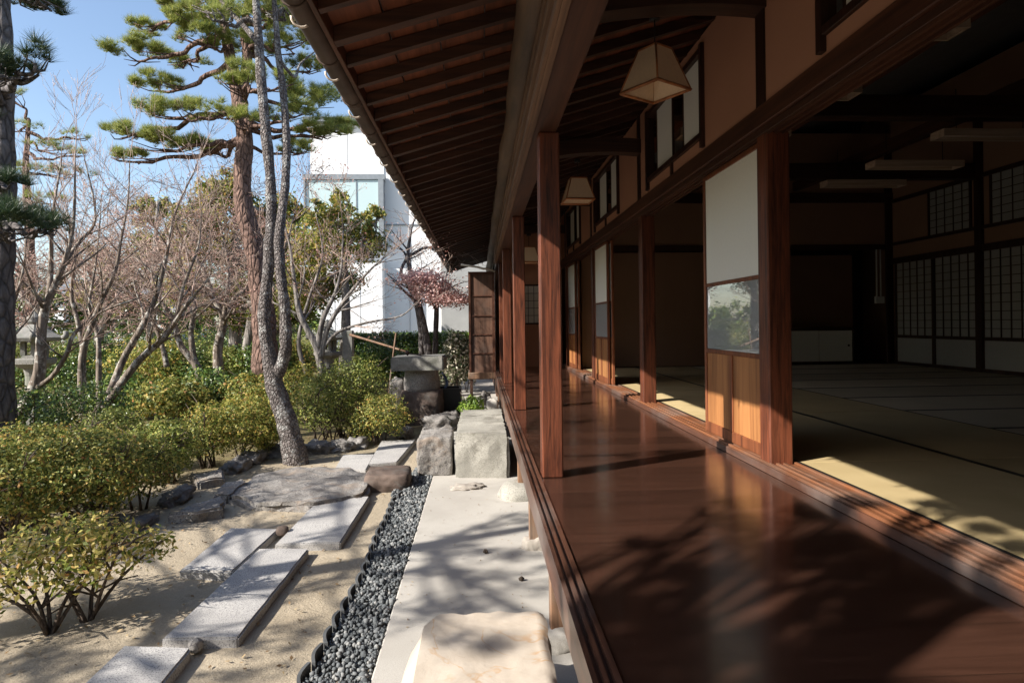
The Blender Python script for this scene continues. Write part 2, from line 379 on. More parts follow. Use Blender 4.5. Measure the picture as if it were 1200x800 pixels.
# tatami rush weave
Mx, nt, nd, lk, bs = nmat('tatami_rush')
v = texco(nt)
wv = nd.new('ShaderNodeTexWave'); wv.inputs['Scale'].default_value = 55; wv.bands_direction = 'X'; lk.new(v, wv.inputs[0]); wv.inputs['Distortion'].default_value = 0.6
c = ramp(nt, noise_n(nt, v, 3, 4), [(0.3, (0.52, 0.405, 0.205)), (0.7, (0.62, 0.49, 0.26))])
c = mixc(nt, 0.18, c, wv.outputs['Color'], 'MULTIPLY')
oi = nd.new('ShaderNodeObjectInfo'); c = mixc(nt, 1.0, c, ramp(nt, oi.outputs['Random'], [(0, (0.78, 0.76, 0.76)), (1, (1.05, 1.03, 1.05))]), 'MULTIPLY')
lk.new(c, bs.inputs['Base Color']); bs.inputs['Roughness'].default_value = 0.6
bump(nt, wv.outputs['Fac'], 0.3, 0.001, bs)
M['tatami'] = Mx

M['tatamisheen'] = M['tatami'].copy(); M['tatamisheen'].name = 'sheen_tatami_rush'  # lighter copy: glancing sheen on the inner mats put into the colour
for n_ in M['tatamisheen'].node_tree.nodes:
    if n_.type == 'VALTORGB' and abs(n_.color_ramp.elements[0].color[0]-0.52) < 0.01:
        n_.color_ramp.elements[0].color = (0.66, 0.58, 0.42, 1); n_.color_ramp.elements[1].color = (0.76, 0.67, 0.50, 1)
# sliding door glass: partly clear, partly mirror
Mx, nt, nd, lk, bs = nmat('door_glass')
bs.inputs['Base Color'].default_value = (0.36, 0.38, 0.38, 1); bs.inputs['Roughness'].default_value = 0.02
bs.inputs['Metallic'].default_value = 0.0; bs.inputs['IOR'].default_value = 3.9
M['glass'] = Mx
Mx, nt, nd, lk, bs = nmat('window_glass')
bs.inputs['Base Color'].default_value = (0.42, 0.52, 0.52, 1); bs.inputs['Roughness'].default_value = 0.08; bs.inputs['IOR'].default_value = 1.8
M['winglass'] = Mx

# ground: raked sand near the paving, soil and moss under the shrubs
Mx, nt, nd, lk, bs = nmat('sandy_ground')
v = texco(nt)
c = ramp(nt, noise_n(nt, v, 1.3, 7, 0.65), [(0.3, (0.33, 0.275, 0.20)), (0.7, (0.46, 0.395, 0.30))])
c = mixc(nt, ramp(nt, noise_n(nt, v, 300, 2, 0.9), [(0.42, (0.35,)*3), (0.6, (0, 0, 0))]), c, (0.22, 0.16, 0.10))
tc = nd.new('ShaderNodeTexCoord'); sp = nd.new('ShaderNodeSeparateXYZ'); lk.new(tc.outputs['Object'], sp.inputs[0])
far = math_n('ADD', sp.outputs['Y'], math_n('MULTIPLY', sp.outputs['X'], -1.0))
far = math_n('ADD', far, math_n('MULTIPLY', noise_n(nt, v, 1.1, 4), 2.2))
ff = ramp(nt, math_n('DIVIDE', far, 20.0), [(0.475, (0, 0, 0)), (0.56, (1, 1, 1))])
soil = ramp(nt, noise_n(nt, v, 4, 6, 0.7), [(0.3, (0.10, 0.075, 0.045)), (0.55, (0.17, 0.14, 0.07)), (0.75, (0.13, 0.15, 0.045))])
c = mixc(nt, ff, c, soil)
lk.new(c, bs.inputs['Base Color']); bs.inputs['Roughness'].default_value = 0.95; bs.inputs['Specular IOR Level'].default_value = 0.1
p = bump(nt, noise_n(nt, v, 5, 6, 0.7), 0.7, 0.03, bs); bump(nt, noise_n(nt, v, 90, 4, 0.8), 0.7, 0.008, bs, p)
M['ground'] = Mx

# ------------------------------------------------------------------ ground
rngs = np.random.default_rng(3)
def height(x, y):
    # gentle rise under the shrubs and trees on the garden side
    d = max(0.0, (-x - 1.6) + 0.35*(y-5))
    h = -0.035
    if x < -1.0 or y > 8:
        h += 0.03*noise.noise(Vector((x*0.7, y*0.7, 0)))*min(1, max(0, (-x-0.9), (y-8)))
        h += 0.008*noise.noise(Vector((x*3.1, y*3.1, 2)))
    return h
xs = np.concatenate([[-900, -300, -100, -40], np.linspace(-20, -6, 15), np.arange(-5.8, 0.2, 0.13), [0.4, 3, 9, 40, 100, 300, 900]])
ys = np.concatenate([[-400, -60, -10], np.arange(-1, 9, 0.13), np.linspace(9.3, 30, 30), [60, 120, 300, 1200]])
V = [(x, y, height(x, y)) for y in ys for x in xs]; nx = len(xs)
Fc = [(j*nx+i, j*nx+i+1, (j+1)*nx+i+1, (j+1)*nx+i) for j in range(len(ys)-1) for i in range(nx-1)]
g = mesh_obj('ground', V, Fc, M['ground'], smooth=True); tag(g, kind='structure')

# concrete apron along the house
XC = -0.448
bm = bmesh.new(); bm_box(bm, XC, 2.2, -3, 16.5, -0.4, 0.0, 0.008)
c_ = from_bm('path', bm, M['concrete']); tag(c_, kind='structure')

def blob(name, c, r, mat, parent=None, seed=0, amp=0.18, boxy=0.5, sub=4, freq=1.3, floor=None, rotz=0):
    """a stone: sphere pulled towards a box and broken by noise"""
    bm = bmesh.new(); bmesh.ops.create_icosphere(bm, subdivisions=sub, radius=1)
    off = Vector((seed*7.3, seed*3.1, seed*1.7)); cr, sr = math.cos(rotz), math.sin(rotz)
    for v_ in bm.verts:
        d = v_.co.normalized()
        mx_ = max(abs(d.x), abs(d.y), abs(d.z)); s = (1-boxy) + boxy/mx_
        n1 = noise.noise(d*freq + off)*amp + noise.noise(d*freq*3 + off)*amp*0.40 + (abs(noise.noise(d*freq*7+off))-0.2)*amp*0.30 + noise.noise(d*freq*16+off)*amp*0.10
        p_ = d*s*(1+n1)
        x, y, z = p_.x*r[0], p_.y*r[1], p_.z*r[2]
        x, y = x*cr - y*sr, x*sr + y*cr
        v_.co = Vector((c[0]+x, c[1]+y, max(c[2]+z, floor) if floor is not None else c[2]+z))
    return from_bm(name, bm, mat, parent, smooth=True)

def slab(name, poly, z0, z1, mat, bev=0.012, amp=0.006, cuts=5, parent=None, seed=0, edge_amp=0.0):
    """a slab from an outline on the ground, with worn edges"""
    bm = bmesh.new()
    vb = [bm.verts.new((p[0], p[1], z0)) for p in poly]; vt = [bm.verts.new((p[0], p[1], z1)) for p in poly]
    n = len(poly)
    area = sum(poly[i][0]*poly[(i+1) % n][1]-poly[(i+1) % n][0]*poly[i][1] for i in range(n))
    if area < 0: vb.reverse(); vt.reverse()
    bm.faces.new(vt); bm.faces.new(list(reversed(vb)))
    for i in range(n): bm.faces.new((vb[i], vb[(i+1) % n], vt[(i+1) % n], vt[i]))
    bmesh.ops.bevel(bm, geom=[e for e in bm.edges if e.verts[0].co.z > z1-1e-5 or e.verts[1].co.z > z1-1e-5], offset=bev, segments=2, affect='EDGES')
    bmesh.ops.triangulate(bm, faces=bm.faces[:])
    for _ in range(cuts):
        long_ = [e for e in bm.edges if e.calc_length() > 0.06]
        if not long_ or len(bm.verts) > 9000: break
        bmesh.ops.subdivide_edges(bm, edges=long_, cuts=1)
        bmesh.ops.triangulate(bm, faces=[f for f in bm.faces if len(f.verts) > 4])
    for v_ in bm.verts:
        o_ = noise.noise(v_.co*6 + Vector((seed, 0, 0)))
        v_.co.z += amp*o_ if v_.co.z > z1-bev*1.5 else 0
        if edge_amp and v_.co.z > z0+0.001:
            v_.co.x += edge_amp*noise.noise(v_.co*9+Vector((seed, 5, 0))); v_.co.y += edge_amp*noise.noise(v_.co*9+Vector((seed, 9, 3)))
    me_smooth = True
    o = from_bm(name, bm, mat, parent, smooth=False)
    return o
def outline(pix, z):
    return [tuple(pZ(px, py, z))[:2] for px, py in pix]

# ------------------------------------------------------------------ paving slabs and stones
SLZ = 0.014
SL = [
 ([(100, 800), (145, 755), (224, 758), (150, 850), (40, 860)], 'granite slab nearest the camera at the bottom edge of the photo', 'granite'),
 ([(189, 748), (279, 746), (362, 642), (303, 642)], 'longest speckled granite slab, with a leafy tree shadow on it', 'granite'),
 ([(210, 668), (272, 669), (327, 619), (270, 618)], 'short pale granite slab left of the two long slabs', 'granite'),
 ([(322, 637), (399, 635), (433, 581), (377, 581)], 'long granite slab between the longest slab and the flat natural stone', 'granite'),
 ([(392, 549), (429, 550), (439, 532), (402, 532)], 'small square grey slab beyond the flat natural stone', 'granite'),
 ([(431, 544), (465, 541), (487, 515), (447, 516)], 'pale granite slab beside the round clipped shrub', 'granite'),
 ([(497, 506), (512, 506), (524, 478), (508, 478)], 'narrow pale slab behind the upright split stone near the basin', 'granite'),
]
for i, (pix, lab, mt) in enumerate(SL):
    o = slab('granite_slab', outline(pix, SLZ), -0.10, SLZ, M[mt], bev=0.008, amp=0.003, seed=i*3.3, edge_amp=0.0025)
    tag(o, lab, 'paving slab', 'granite paving slabs')
o = slab('flat_stone', outline([(266, 579), (281, 567), (300, 556), (330, 548), (384, 545), (432, 552), (437, 564), (428, 578), (398, 583), (366, 590), (330, 588), (297, 589)], 0.04), -0.10, 0.04, M['greyrock'], bev=0.03, amp=0.03, seed=4, edge_amp=0.03)
tag(o, 'broad flat natural stone with a wavy edge lying beyond the granite slabs', 'stepping stone')
# thin rock ledge and rocks bordering the planting
for i, (pix, lab) in enumerate([
    ([(196, 604), (222, 590), (262, 584), (262, 597), (222, 603)], 'thin flat rock tongue left of the flat natural stone'),
    ([(250, 578), (262, 566), (284, 560), (288, 568), (268, 580)], 'dark flat rock tucked against the back of the flat stone'),
    ([(95, 606), (150, 600), (160, 608), (120, 618)], 'low flat rock beneath the big front shrub'),
    ([(222, 555), (262, 551), (262, 560), (232, 564)], 'pale flat rock under the middle shrub')]):
    o = slab('border_rock', outline(pix, 0.04), -0.10, 0.05, M['greyrock'], bev=0.015, amp=0.03, seed=11+i, edge_amp=0.03)
    tag(o, lab, 'rock', 'border rocks')
bl = [(372, 524, 18, 6, 'grey rock at the foot of the big round shrub'), (398, 522, 16, 5, 'lichen grey rock behind the small square slab'),
      (318, 529, 15, 6, 'rough rock left of the twin trunked pine foot'), (292, 537, 14, 6, 'jagged border rock below the middle shrub'),
      (418, 518, 12, 5, 'small border rock before the low round shrub'), (275, 546, 13, 6, 'dark border rock beside a thin stem'),
      (338, 520, 12, 5, 'low rock right behind the pine foot'), (160, 614, 9, 5, 'lone small rock on the sand under the front shrub'),
      (22, 612, 16, 10, 'rock half hidden under the leftmost shrub'), (205, 580, 12, 5, 'small brown rock between two shrubs')]
for i, (px, py, w_, h_, lab) in enumerate(bl):
    p_ = pZ(px, py+3, 0); s_ = p_.y/F
    o = blob('border_rock', (p_.x, p_.y+0.05, 0.0), (w_*s_, 0.14+0.01*i, h_*s_*1.6), M['rock'], seed=i+2, amp=0.45, boxy=0.35, sub=4, freq=1.8)
    tag(o, lab, 'rock', 'border rocks')
o = blob('reddish_stone', (*outline([(455, 566)], 0.0)[0], 0.01), (0.20, 0.20, 0.11), M['redrock'], seed=5, amp=0.12, boxy=0.75, sub=4)
tag(o, 'low reddish brown stone block between the slabs and the gravel', 'stone block')
o = blob('pebble', (*outline([(331, 621)], 0.02)[0], 0.015), (0.042, 0.04, 0.035), M['redrock'], seed=8, amp=0.1, boxy=0.2, sub=3); tag(o, 'smooth reddish pebble between two granite slabs', 'pebble')
o = blob('pebble', (*outline([(229, 756)], 0.0)[0], 0.0), (0.030, 0.035, 0.032), M['greyrock'], seed=9, amp=0.1, boxy=0.2, sub=3); tag(o, 'round grey pebble at the near end of the longest slab', 'pebble')
# upright split stone
p_ = pZ(511, 557, 0)
o = blob('upright_stone', (p_.x-0.01, p_.y+0.25, 0.17), (0.165, 0.27, 0.185), M['greyrock'], seed=14, amp=0.09, boxy=0.85, sub=5, floor=-0.05)
tag(o, 'squat upright grey brown stone left of the big shoe-step block', 'stone block')
# large step block at the veranda
o = slab('step_block', [(-0.235, 5.92), (0.255, 5.86), (0.262, 7.55), (-0.225, 7.60)], -0.02, 0.40, M['pinkgranite'], bev=0.025, amp=0.01, seed=21, edge_amp=0.012)
tag(o, 'large rectangular dressed granite step block against the veranda edge', 'stone block')
# near cream step stone
bm = bmesh.new()
NX, NY = 34, 52
def cream_pt(u, v_):
    # u across -1..1, v along 0..1 (far to near)
    y = 2.44 - v_*1.6
    xl = -0.215 + 0.0*v_; xr = 0.225 + 0.012*noise.noise(Vector((v_*9, 0, 3)))*2
    if v_ < 0.06: xl += 0.05*(0.06-v_)/0.06
    xl += 0.012*noise.noise(Vector((v_*6, 2, 1)))
    y += 0.02*noise.noise(Vector((u*3, 7, 1))) if v_ < 0.02 else 0
    x = xl+(xr-xl)*(u+1)/2
    z = 0.315 + 0.006*noise.noise(Vector((x*6, y*4, 0))) + 0.003*noise.noise(Vector((x*20, y*14, 0)))
    if u > 0.9: z -= 0.014*(u-0.9)/0.1*(1+noise.noise(Vector((0, y*12, 5))))
    return x, y, z
grid = [[bm.verts.new(cream_pt(-1+2*i/NX, j/NY)) for i in range(NX+1)] for j in range(NY+1)]
for j in range(NY):
    for i in range(NX): bm.faces.new((grid[j][i], grid[j+1][i], grid[j+1][i+1], grid[j][i+1]))
def skirt(row, dx, dy, steps=7):
    prev = row
    for s in range(1, steps+1):
        t = s/steps; cur = []
        for k, v0 in enumerate(row):
            b = v0.co
            q = Vector((b.x+dx*(t**1.1), b.y+dy*(t**1.1), b.z*(1-t)-0.02*t))
            q += Vector((dx and 1, dy and 1, 0))*0.016*noise.noise(Vector((b.y*5+b.x*5, q.z*11, 3)))
            if s < steps: q.x += (0.012 if dx > 0 else -0.012 if dx < 0 else 0)*math.sin(t*9+b.y*2)
            cur.append(bm.verts.new(q))
        for k in range(len(row)-1): bm.faces.new((prev[k], prev[k+1], cur[k+1], cur[k]))
        prev = cur
    return prev
skirt([grid[j][0] for j in range(NY+1)], -0.15, 0)
skirt([grid[j][NX] for j in range(NY, -1, -1)], 0.012, 0)
skirt([grid[0][i] for i in range(NX, -1, -1)], 0, 0.05)
skirt([grid[NY][i] for i in range(NX+1)], 0, -0.05)
bm.edges.ensure_lookup_table()
tops = set([grid[j][0] for j in range(NY+1)]+[grid[j][NX] for j in range(NY+1)]+grid[0]+grid[NY])
for e_ in bm.edges:
    if e_.verts[0] in tops and e_.verts[1] in tops: e_.smooth = False
bmesh.ops.remove_doubles(bm, verts=bm.verts[:], dist=0.0004)
bmesh.ops.recalc_face_normals(bm, faces=bm.faces[:])
o = from_bm('cream_step_stone', bm, M['cream'], smooth=True)
tag(o, 'cream coloured natural step stone with ochre veins in the near foreground', 'stepping stone')
# rounded footing stones and mortar
p_ = pZ(600, 573, 0)
o = blob('footing_stone', (0.30, 5.25, 0.0), (0.17, 0.18, 0.13), M['pinkgranite'], seed=31, amp=0.08, boxy=0.15, sub=4, floor=-0.02); tag(o, 'pale rounded boulder at the veranda edge before the step block', 'boulder')
o = blob('mortar_lump', (-0.12, 5.55, 0.0), (0.15, 0.09, 0.03), M['mortar'], seed=33, amp=0.4, boxy=0.1, sub=4, freq=2.5); tag(o, 'rough dark mortar lump on the concrete in front of the step block', 'mortar')

# gravel channel with an edging of half-buried tiles
epix = [(330, 830), (349, 800), (375, 762), (394, 725), (408, 700), (420, 680), (431, 655), (439, 631), (446, 618), (452, 607), (459, 588), (470, 578), (486, 572), (500, 560)]
epts = [pZ(px, py, 0.0) for px, py in epix]
def edge_x(y):
    for a, b in zip(epts, epts[1:]):
        if a.y <= y <= b.y: return a.x + (b.x-a.x)*(y-a.y)/(b.y-a.y)
    return epts[0].x if y < epts[0].y else epts[-1].x
y = 1.9; k = 0
while y < 5.35:
    x = edge_x(y); L_ = 0.165
    bm = bmesh.new(); seg = 7
    rings = []
    for s in range(seg+1):
        t = s/seg; yy = y + L_*t; bow = -0.017*math.sin(math.pi*t)
        xx = edge_x(yy)+bow + (0.02*(1-t))
        zt = 0.020+0.006*noise.noise(Vector((k, t, 0)))
        rings.append([bm.verts.new(q) for q in ((xx-0.007, yy, -0.06), (xx-0.007, yy, zt), (xx+0.007, yy, zt), (xx+0.007, yy, -0.06))])
    for a, b in zip(rings, rings[1:]):
        for q in range(4): bm.faces.new((a[q], a[(q+1) % 4], b[(q+1) % 4], b[q]))
    bm.faces.new(rings[0]); bm.faces.new(list(reversed(rings[-1])))
    bmesh.ops.recalc_face_normals(bm, faces=bm.faces[:])
    o = from_bm('edging_tile', bm, M['edge']); tag(o, 'curved dark tile on edge between the sand and the gravel strip', 'edging tile', 'tiles edging the gravel')
    y += L_*0.97; k += 1
# gravel: one mesh of small stones
bmg = bmesh.new(); bmesh.ops.create_icosphere(bmg, subdivisions=1, radius=1)
iv = np.array([v_.co[:] for v_ in bmg.verts]); ifc = np.array([[v_.index for v_ in f.verts] for f in bmg.faces]); bmg.free()
n = 12000
gy = rngs.uniform(1.7, 8.2, n)**1.0; gx0 = np.array([edge_x(q)+0.02 if q < 5.4 else -0.75+0.12*(q-5.4) for q in gy]); gx = gx0 + (XC-0.005-gx0)*rngs.random(n)
gz = -0.035 + rngs.random(n)*0.035
sz = rngs.uniform(0.006, 0.0145, n)*(1+0.15*np.maximum(0, gy-3)/3)
Vg = iv[None]*(1+rngs.uniform(-0.42, 0.42, (n, 12, 1)))
Vg = Vg*(rngs.uniform(0.6, 1.25, (n, 1, 3))*sz[:, None, None]) + np.stack([gx, gy, gz], 1)[:, None]
Fg = (ifc[None] + (np.arange(n)*12)[:, None, None]).reshape(-1, 3)
o = fast_mesh('gravel', Vg.reshape(-1, 3), Fg, M['gravel']); tag(o, 'grey crushed gravel filling the drip channel beside the concrete', 'gravel', kind='stuff')
# fallen leaves and crumbs on sand
n = 2600
fx = rngs.uniform(-4.5, -0.8, n); fy = rngs.uniform(2.2, 9, n)
keep = (fx + 0.55*fy) < 2.4
fx, fy = fx[keep], fy[keep]; C = np.stack([fx, fy, np.array([height(a, b)+0.010 for a, b in zip(fx, fy)])], 1)
nn = rngs.normal(size=C.shape)*0.35; nn[:, 2] = 1
o = leaves('leaf_litter', C, nn, 0.026, 0.013, M['litter'], rng=rngs); tag(o, 'dry brown leaves scattered on the sand under the shrubs', 'leaf litter', kind='stuff')

# ------------------------------------------------------------------ the house
Zf = EYE-0.83           # veranda floor
H_ = thing('wooden_house', 'traditional dark timber house with open tatami room, deep eaves and a lacquered veranda', 'house', (3, 5, 0))
def rel(z): return EYE+z
XW = 1.57; Y1 = 3.45; BAY = 2.73
YE = 12.3
box('veranda_floor', 0.318, XW-0.012, -2.5, YE, Zf-0.035, Zf, M['floor'], H_, 0.002)
# edge rail with two grooves: outer board, three ribs
rail = boxes('edge_rail', [(0.248, 0.316, -2.5, YE-1.0, Zf-0.115, Zf-0.012),
                           (0.248, 0.262, -2.5, YE-1.0, Zf-0.0119, Zf+0.006), (0.276, 0.288, -2.5, YE-1.0, Zf-0.0119, Zf+0.006), (0.302, 0.3165, -2.5, YE-1.0, Zf-0.0119, Zf+0.008)], M['railY'], H_)
box('skirt_board', 0.330, 0.352, -2.5, YE-1, Zf-0.26, Zf-0.118, M['beamY'], H_)
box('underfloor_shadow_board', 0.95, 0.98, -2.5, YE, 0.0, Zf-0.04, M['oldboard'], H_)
# posts at the veranda edge
for k in range(0, 4):
    y = Y1+BAY*k
    if y > 11: continue
    box('veranda_post', 0.326, 0.438, y, y+0.115, Zf, rel(1.018), M['post'], H_, 0.006)
box('veranda_post', 0.335, 0.435, 10.95, 11.05, Zf, rel(1.018), M['post'], H_, 0.006)
# struts under the veranda and their foot stones
for y, lab in ((0.65, 0), (1.62, 0), (2.80, 0), (4.00, 0), (5.2, 0), (7.7, 0), (8.9, 0), (10.1, 0), (11.1, 0)):
    box('floor_strut', 0.292, 0.362, y, y+0.07, 0.055, Zf-0.12, M['strut'], H_, 0.004)
for i, (y, lab) in enumerate(((1.66, 'pale stone under the nearest visible veranda strut at the frame edge'), (2.83, 'pale split footing stone right of the cream step stone'), (4.03, 'small crumbling footing under the second veranda strut'))):
    o = blob('footing_stone', (0.33, y, 0.0), (0.10 if i < 2 else 0.075, 0.10 if i < 2 else 0.06, 0.075), M['concrete' if i < 2 else 'mortar'], seed=40+i, amp=0.2, boxy=0.5, sub=4, floor=-0.02); tag(o, lab, 'footing stone')
# outer plate beam with track board and log purlin
box('plate_beam', 0.300, 0.425, -2.5, 16.5, rel(1.02), rel(1.20), M['beamY'], H_, 0.006)
boxes('track_board', [(0.272, 0.2995, -2.5, 11.0, rel(1.00), rel(1.235)), (0.255, 0.2719, -2.5, 11.0, rel(1.005), rel(1.045)), (0.250, 0.2719, -2.5, 11.0, rel(1.10), rel(1.13)), (0.255, 0.2719, -2.5, 11.0, rel(1.20), rel(1.235))], M['trackY'], H_, 0.002)
pts = []; rr = []
for i in range(90):
    y = -2.5 + i*19/89
    pts.append((0.262+0.02*noise.noise(Vector((y*0.8, 0, 0))), y, rel(1.355)+0.02*noise.noise(Vector((y*0.7, 4, 0)))))
    rr.append(0.086+0.014*noise.noise(Vector((y*1.7, 8, 0)))+0.008*noise.noise(Vector((y*6, 8, 0))))
tubes('log_purlin', [(pts, rr, 14)], M['log'], H_, rough=0.05)
# roof: sheathing, rafters, eave board, tiles
EX, EZ, SLP = -0.665, 1.315, 0.300
def rz(x): return rel(EZ + SLP*(x-EX))
def slopeprism(name, x0, x1, y0, y1, zlo, zhi, mat, parent):
    """a plank following the roof slope: zlo, zhi offsets from the rafter line"""
    bm = bmesh.new()
    vs = [bm.verts.new(q) for q in ((x0, y0, rz(x0)+zlo), (x1, y0, rz(x1)+zlo), (x1, y1, rz(x1)+zlo), (x0, y1, rz(x0)+zlo),
                                    (x0, y0, rz(x0)+zhi), (x1, y0, rz(x1)+zhi), (x1, y1, rz(x1)+zhi), (x0, y1, rz(x0)+zhi))]
    for f_ in ((0,3,2,1),(4,5,6,7),(0,1,5,4),(1,2,6,5),(2,3,7,6),(3,0,4,7)): bm.faces.new([vs[i] for i in f_])
    return from_bm(name, bm, mat, parent)
bm = bmesh.new()
k = 0; x = EX
while x < 2.2:
    xe = x+0.232
    vs = [bm.verts.new(q) for q in ((x, -2.5, rz(x)+0.062), (xe, -2.5, rz(xe)+0.055), (xe, 16.6, rz(xe)+0.055), (x, 16.6, rz(x)+0.062),
                                    (x, -2.5, rz(x)+0.078), (xe, -2.5, rz(xe)+0.071), (xe, 16.6, rz(xe)+0.071), (x, 16.6, rz(x)+0.078))]
    for f_ in ((0,3,2,1),(4,5,6,7),(0,1,5,4),(1,2,6,5),(2,3,7,6),(3,0,4,7)): bm.faces.new([vs[i] for i in f_])
    x = xe+0.006
from_bm('roof_sheathing', bm, M['sheath'], H_)
slopeprism('roof_tiles', EX-0.045, 8.0, -2.6, 16.7, 0.082, 0.20, M['tile'], H_)
y = -2.2; i = 0
while y < 16.4:
    fat = (i % 7 == 4)
    w_ = 0.062 if fat else 0.040
    slopeprism('rafter', EX+0.012, 2.1, y, y+w_, -0.016 if fat else -0.008, 0.0535, M['rafter'], H_)
    y += 0.29; i += 1
box('eave_board', EX-0.012, EX+0.010, -2.5, 16.6, rz(EX)-0.012, rz(EX)+0.078, M['beamY'], H_, 0.002)
# gutter: half round copper with pale hooks
gx_, gz_ = EX-0.069, rel(EZ)+0.035
bm = bmesh.new(); R_ = 0.055; nseg = 16
for rad, flip in ((R_, False), (R_-0.004, True)):
    for j in range(nseg):
        a0 = math.pi + math.pi*j/nseg*1.0; a1 = math.pi + math.pi*(j+1)/nseg
        q = [(gx_+rad*math.cos(a0), -2.5, gz_+rad*math.sin(a0)), (gx_+rad*math.cos(a1), -2.5, gz_+rad*math.sin(a1)), (gx_+rad*math.cos(a1), 16.6, gz_+rad*math.sin(a1)), (gx_+rad*math.cos(a0), 16.6, gz_+rad*math.sin(a0))]
        if flip: q.reverse()
        bm.faces.new([bm.verts.new(v_) for v_ in q])
bmesh.ops.remove_doubles(bm, verts=bm.verts[:], dist=0.0005)
gut = from_bm('gutter', bm, M['gutter'], H_, smooth=True)
for i in range(25):
    y = 1.47+0.60*i
    a = [gx_ + (R_+0.004)*math.cos(math.pi+math.pi*t/8) for t in range(0, 9)]
    pts = [(a[t], y, gz_+(R_+0.004)*math.sin(math.pi+math.pi*t/8)) for t in range(0, 9)]
    tubes('gutter_strap', [(pts, [0.006]*9, 6)], M['gutter'], gut)
    pts = [(gx_-0.052+0.045*math.sin(t/6*math.pi*0.9)*0.6+0.008*t, y+0.10, gz_-0.012-0.062+0.05*math.cos(t/6*math.pi*0.9)*0.6) for t in range(7)]
    if i > 12: continue
    pts = [(gx_+0.0+0.036*math.sin(-1.7+2.5*t/6), y+0.08+0.004*t, gz_-R_-0.012+0.036*(1-math.cos(-1.7+2.5*t/6))-0.03) for t in range(7)]
    tubes('hook', [(pts, [0.006]*7, 6)], M['hook'], gut)
for y in (3.9, 9.4):
    tubes('gutter_joint', [([(gx_, y, gz_-R_*0.0-0.0)]*1+[(gx_, y+0.05, gz_)], [R_+0.002]*2, 16)], M['gutter'], gut)

# wall line: sill, lintel, posts, plaster, transom windows
Zt = Zf+0.052
boxes('door_sill', [(XW-0.010, XW+0.155, -2.5, YE, Zf-0.03, Zt-0.010)] + [(XW-0.010+dx, XW-0.010+dx+0.018, -2.5, YE, Zt-0.0099, Zt) for dx in (0.0, 0.040, 0.080, 0.145)], M['silY'], H_, 0.0015)
box('sill_skirt', XW-0.028, XW-0.0105, -2.5, YE, Zf+0.001, Zt-0.012, M['railY'], H_, 0.002)
box('lintel', XW+0.0, XW+0.12, -2.5, YE, rel(1.025), rel(1.062), M['beamY'], H_, 0.003)
boxes('lintel_groove', [(XW+dx, XW+dx+0.014, -2.5, YE, rel(1.010), rel(1.0248)) for dx in (0.003, 0.045, 0.085)], M['beamY'], H_)
box('head_beam', XW-0.022, XW+0.13, -2.5, YE, rel(1.0625), rel(1.175), M['beamY'], H_, 0.005)
for k in range(-1, 4):
    y = Y1+BAY*k
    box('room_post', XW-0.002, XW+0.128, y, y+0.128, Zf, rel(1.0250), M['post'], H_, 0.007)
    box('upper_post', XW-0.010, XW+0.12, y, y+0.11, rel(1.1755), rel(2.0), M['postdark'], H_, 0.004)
    # curved tie beam from the plate to the wall post
    if k >= -0:
        bm = bmesh.new(); n_ = 16; lo = []; hi = []
        for s in range(n_+1):
            t = s/n_; xx = 0.30 + t*(XW-0.30); zb = rel((1.575 if k == 0 else 1.50) + 0.13*math.sin(math.pi*min(1, t*0.62+0.02)) ); zt = zb+0.135
            lo.append((bm.verts.new((xx, y-0.02, zb)), bm.verts.new((xx, y+0.12, zb)))); hi.append((bm.verts.new((xx, y-0.02, zt)), bm.verts.new((xx, y+0.12, zt))))
        for s in range(n_):
            bm.faces.new((lo[s][0], lo[s+1][0], hi[s+1][0], hi[s][0])); bm.faces.new((lo[s][1], hi[s][1], hi[s+1][1], lo[s+1][1]))
            bm.faces.new((lo[s][0], lo[s][1], lo[s+1][1], lo[s+1][0])); bm.faces.new((hi[s][0], hi[s+1][0], hi[s+1][1], hi[s][1]))
        bm.faces.new((lo[0][0], hi[0][0], hi[0][1], lo[0][1])); bm.faces.new((lo[-1][0], lo[-1][1], hi[-1][1], hi[-1][0]))
        bmesh.ops.recalc_face_normals(bm, faces=bm.faces[:])
        from_bm('tie_beam', bm, M['tieX'], H_)
    box('post_head', 0.31, 0.42, y, y+0.11, rel(1.2005), rel(1.56), M['postdark'], H_, 0.004)
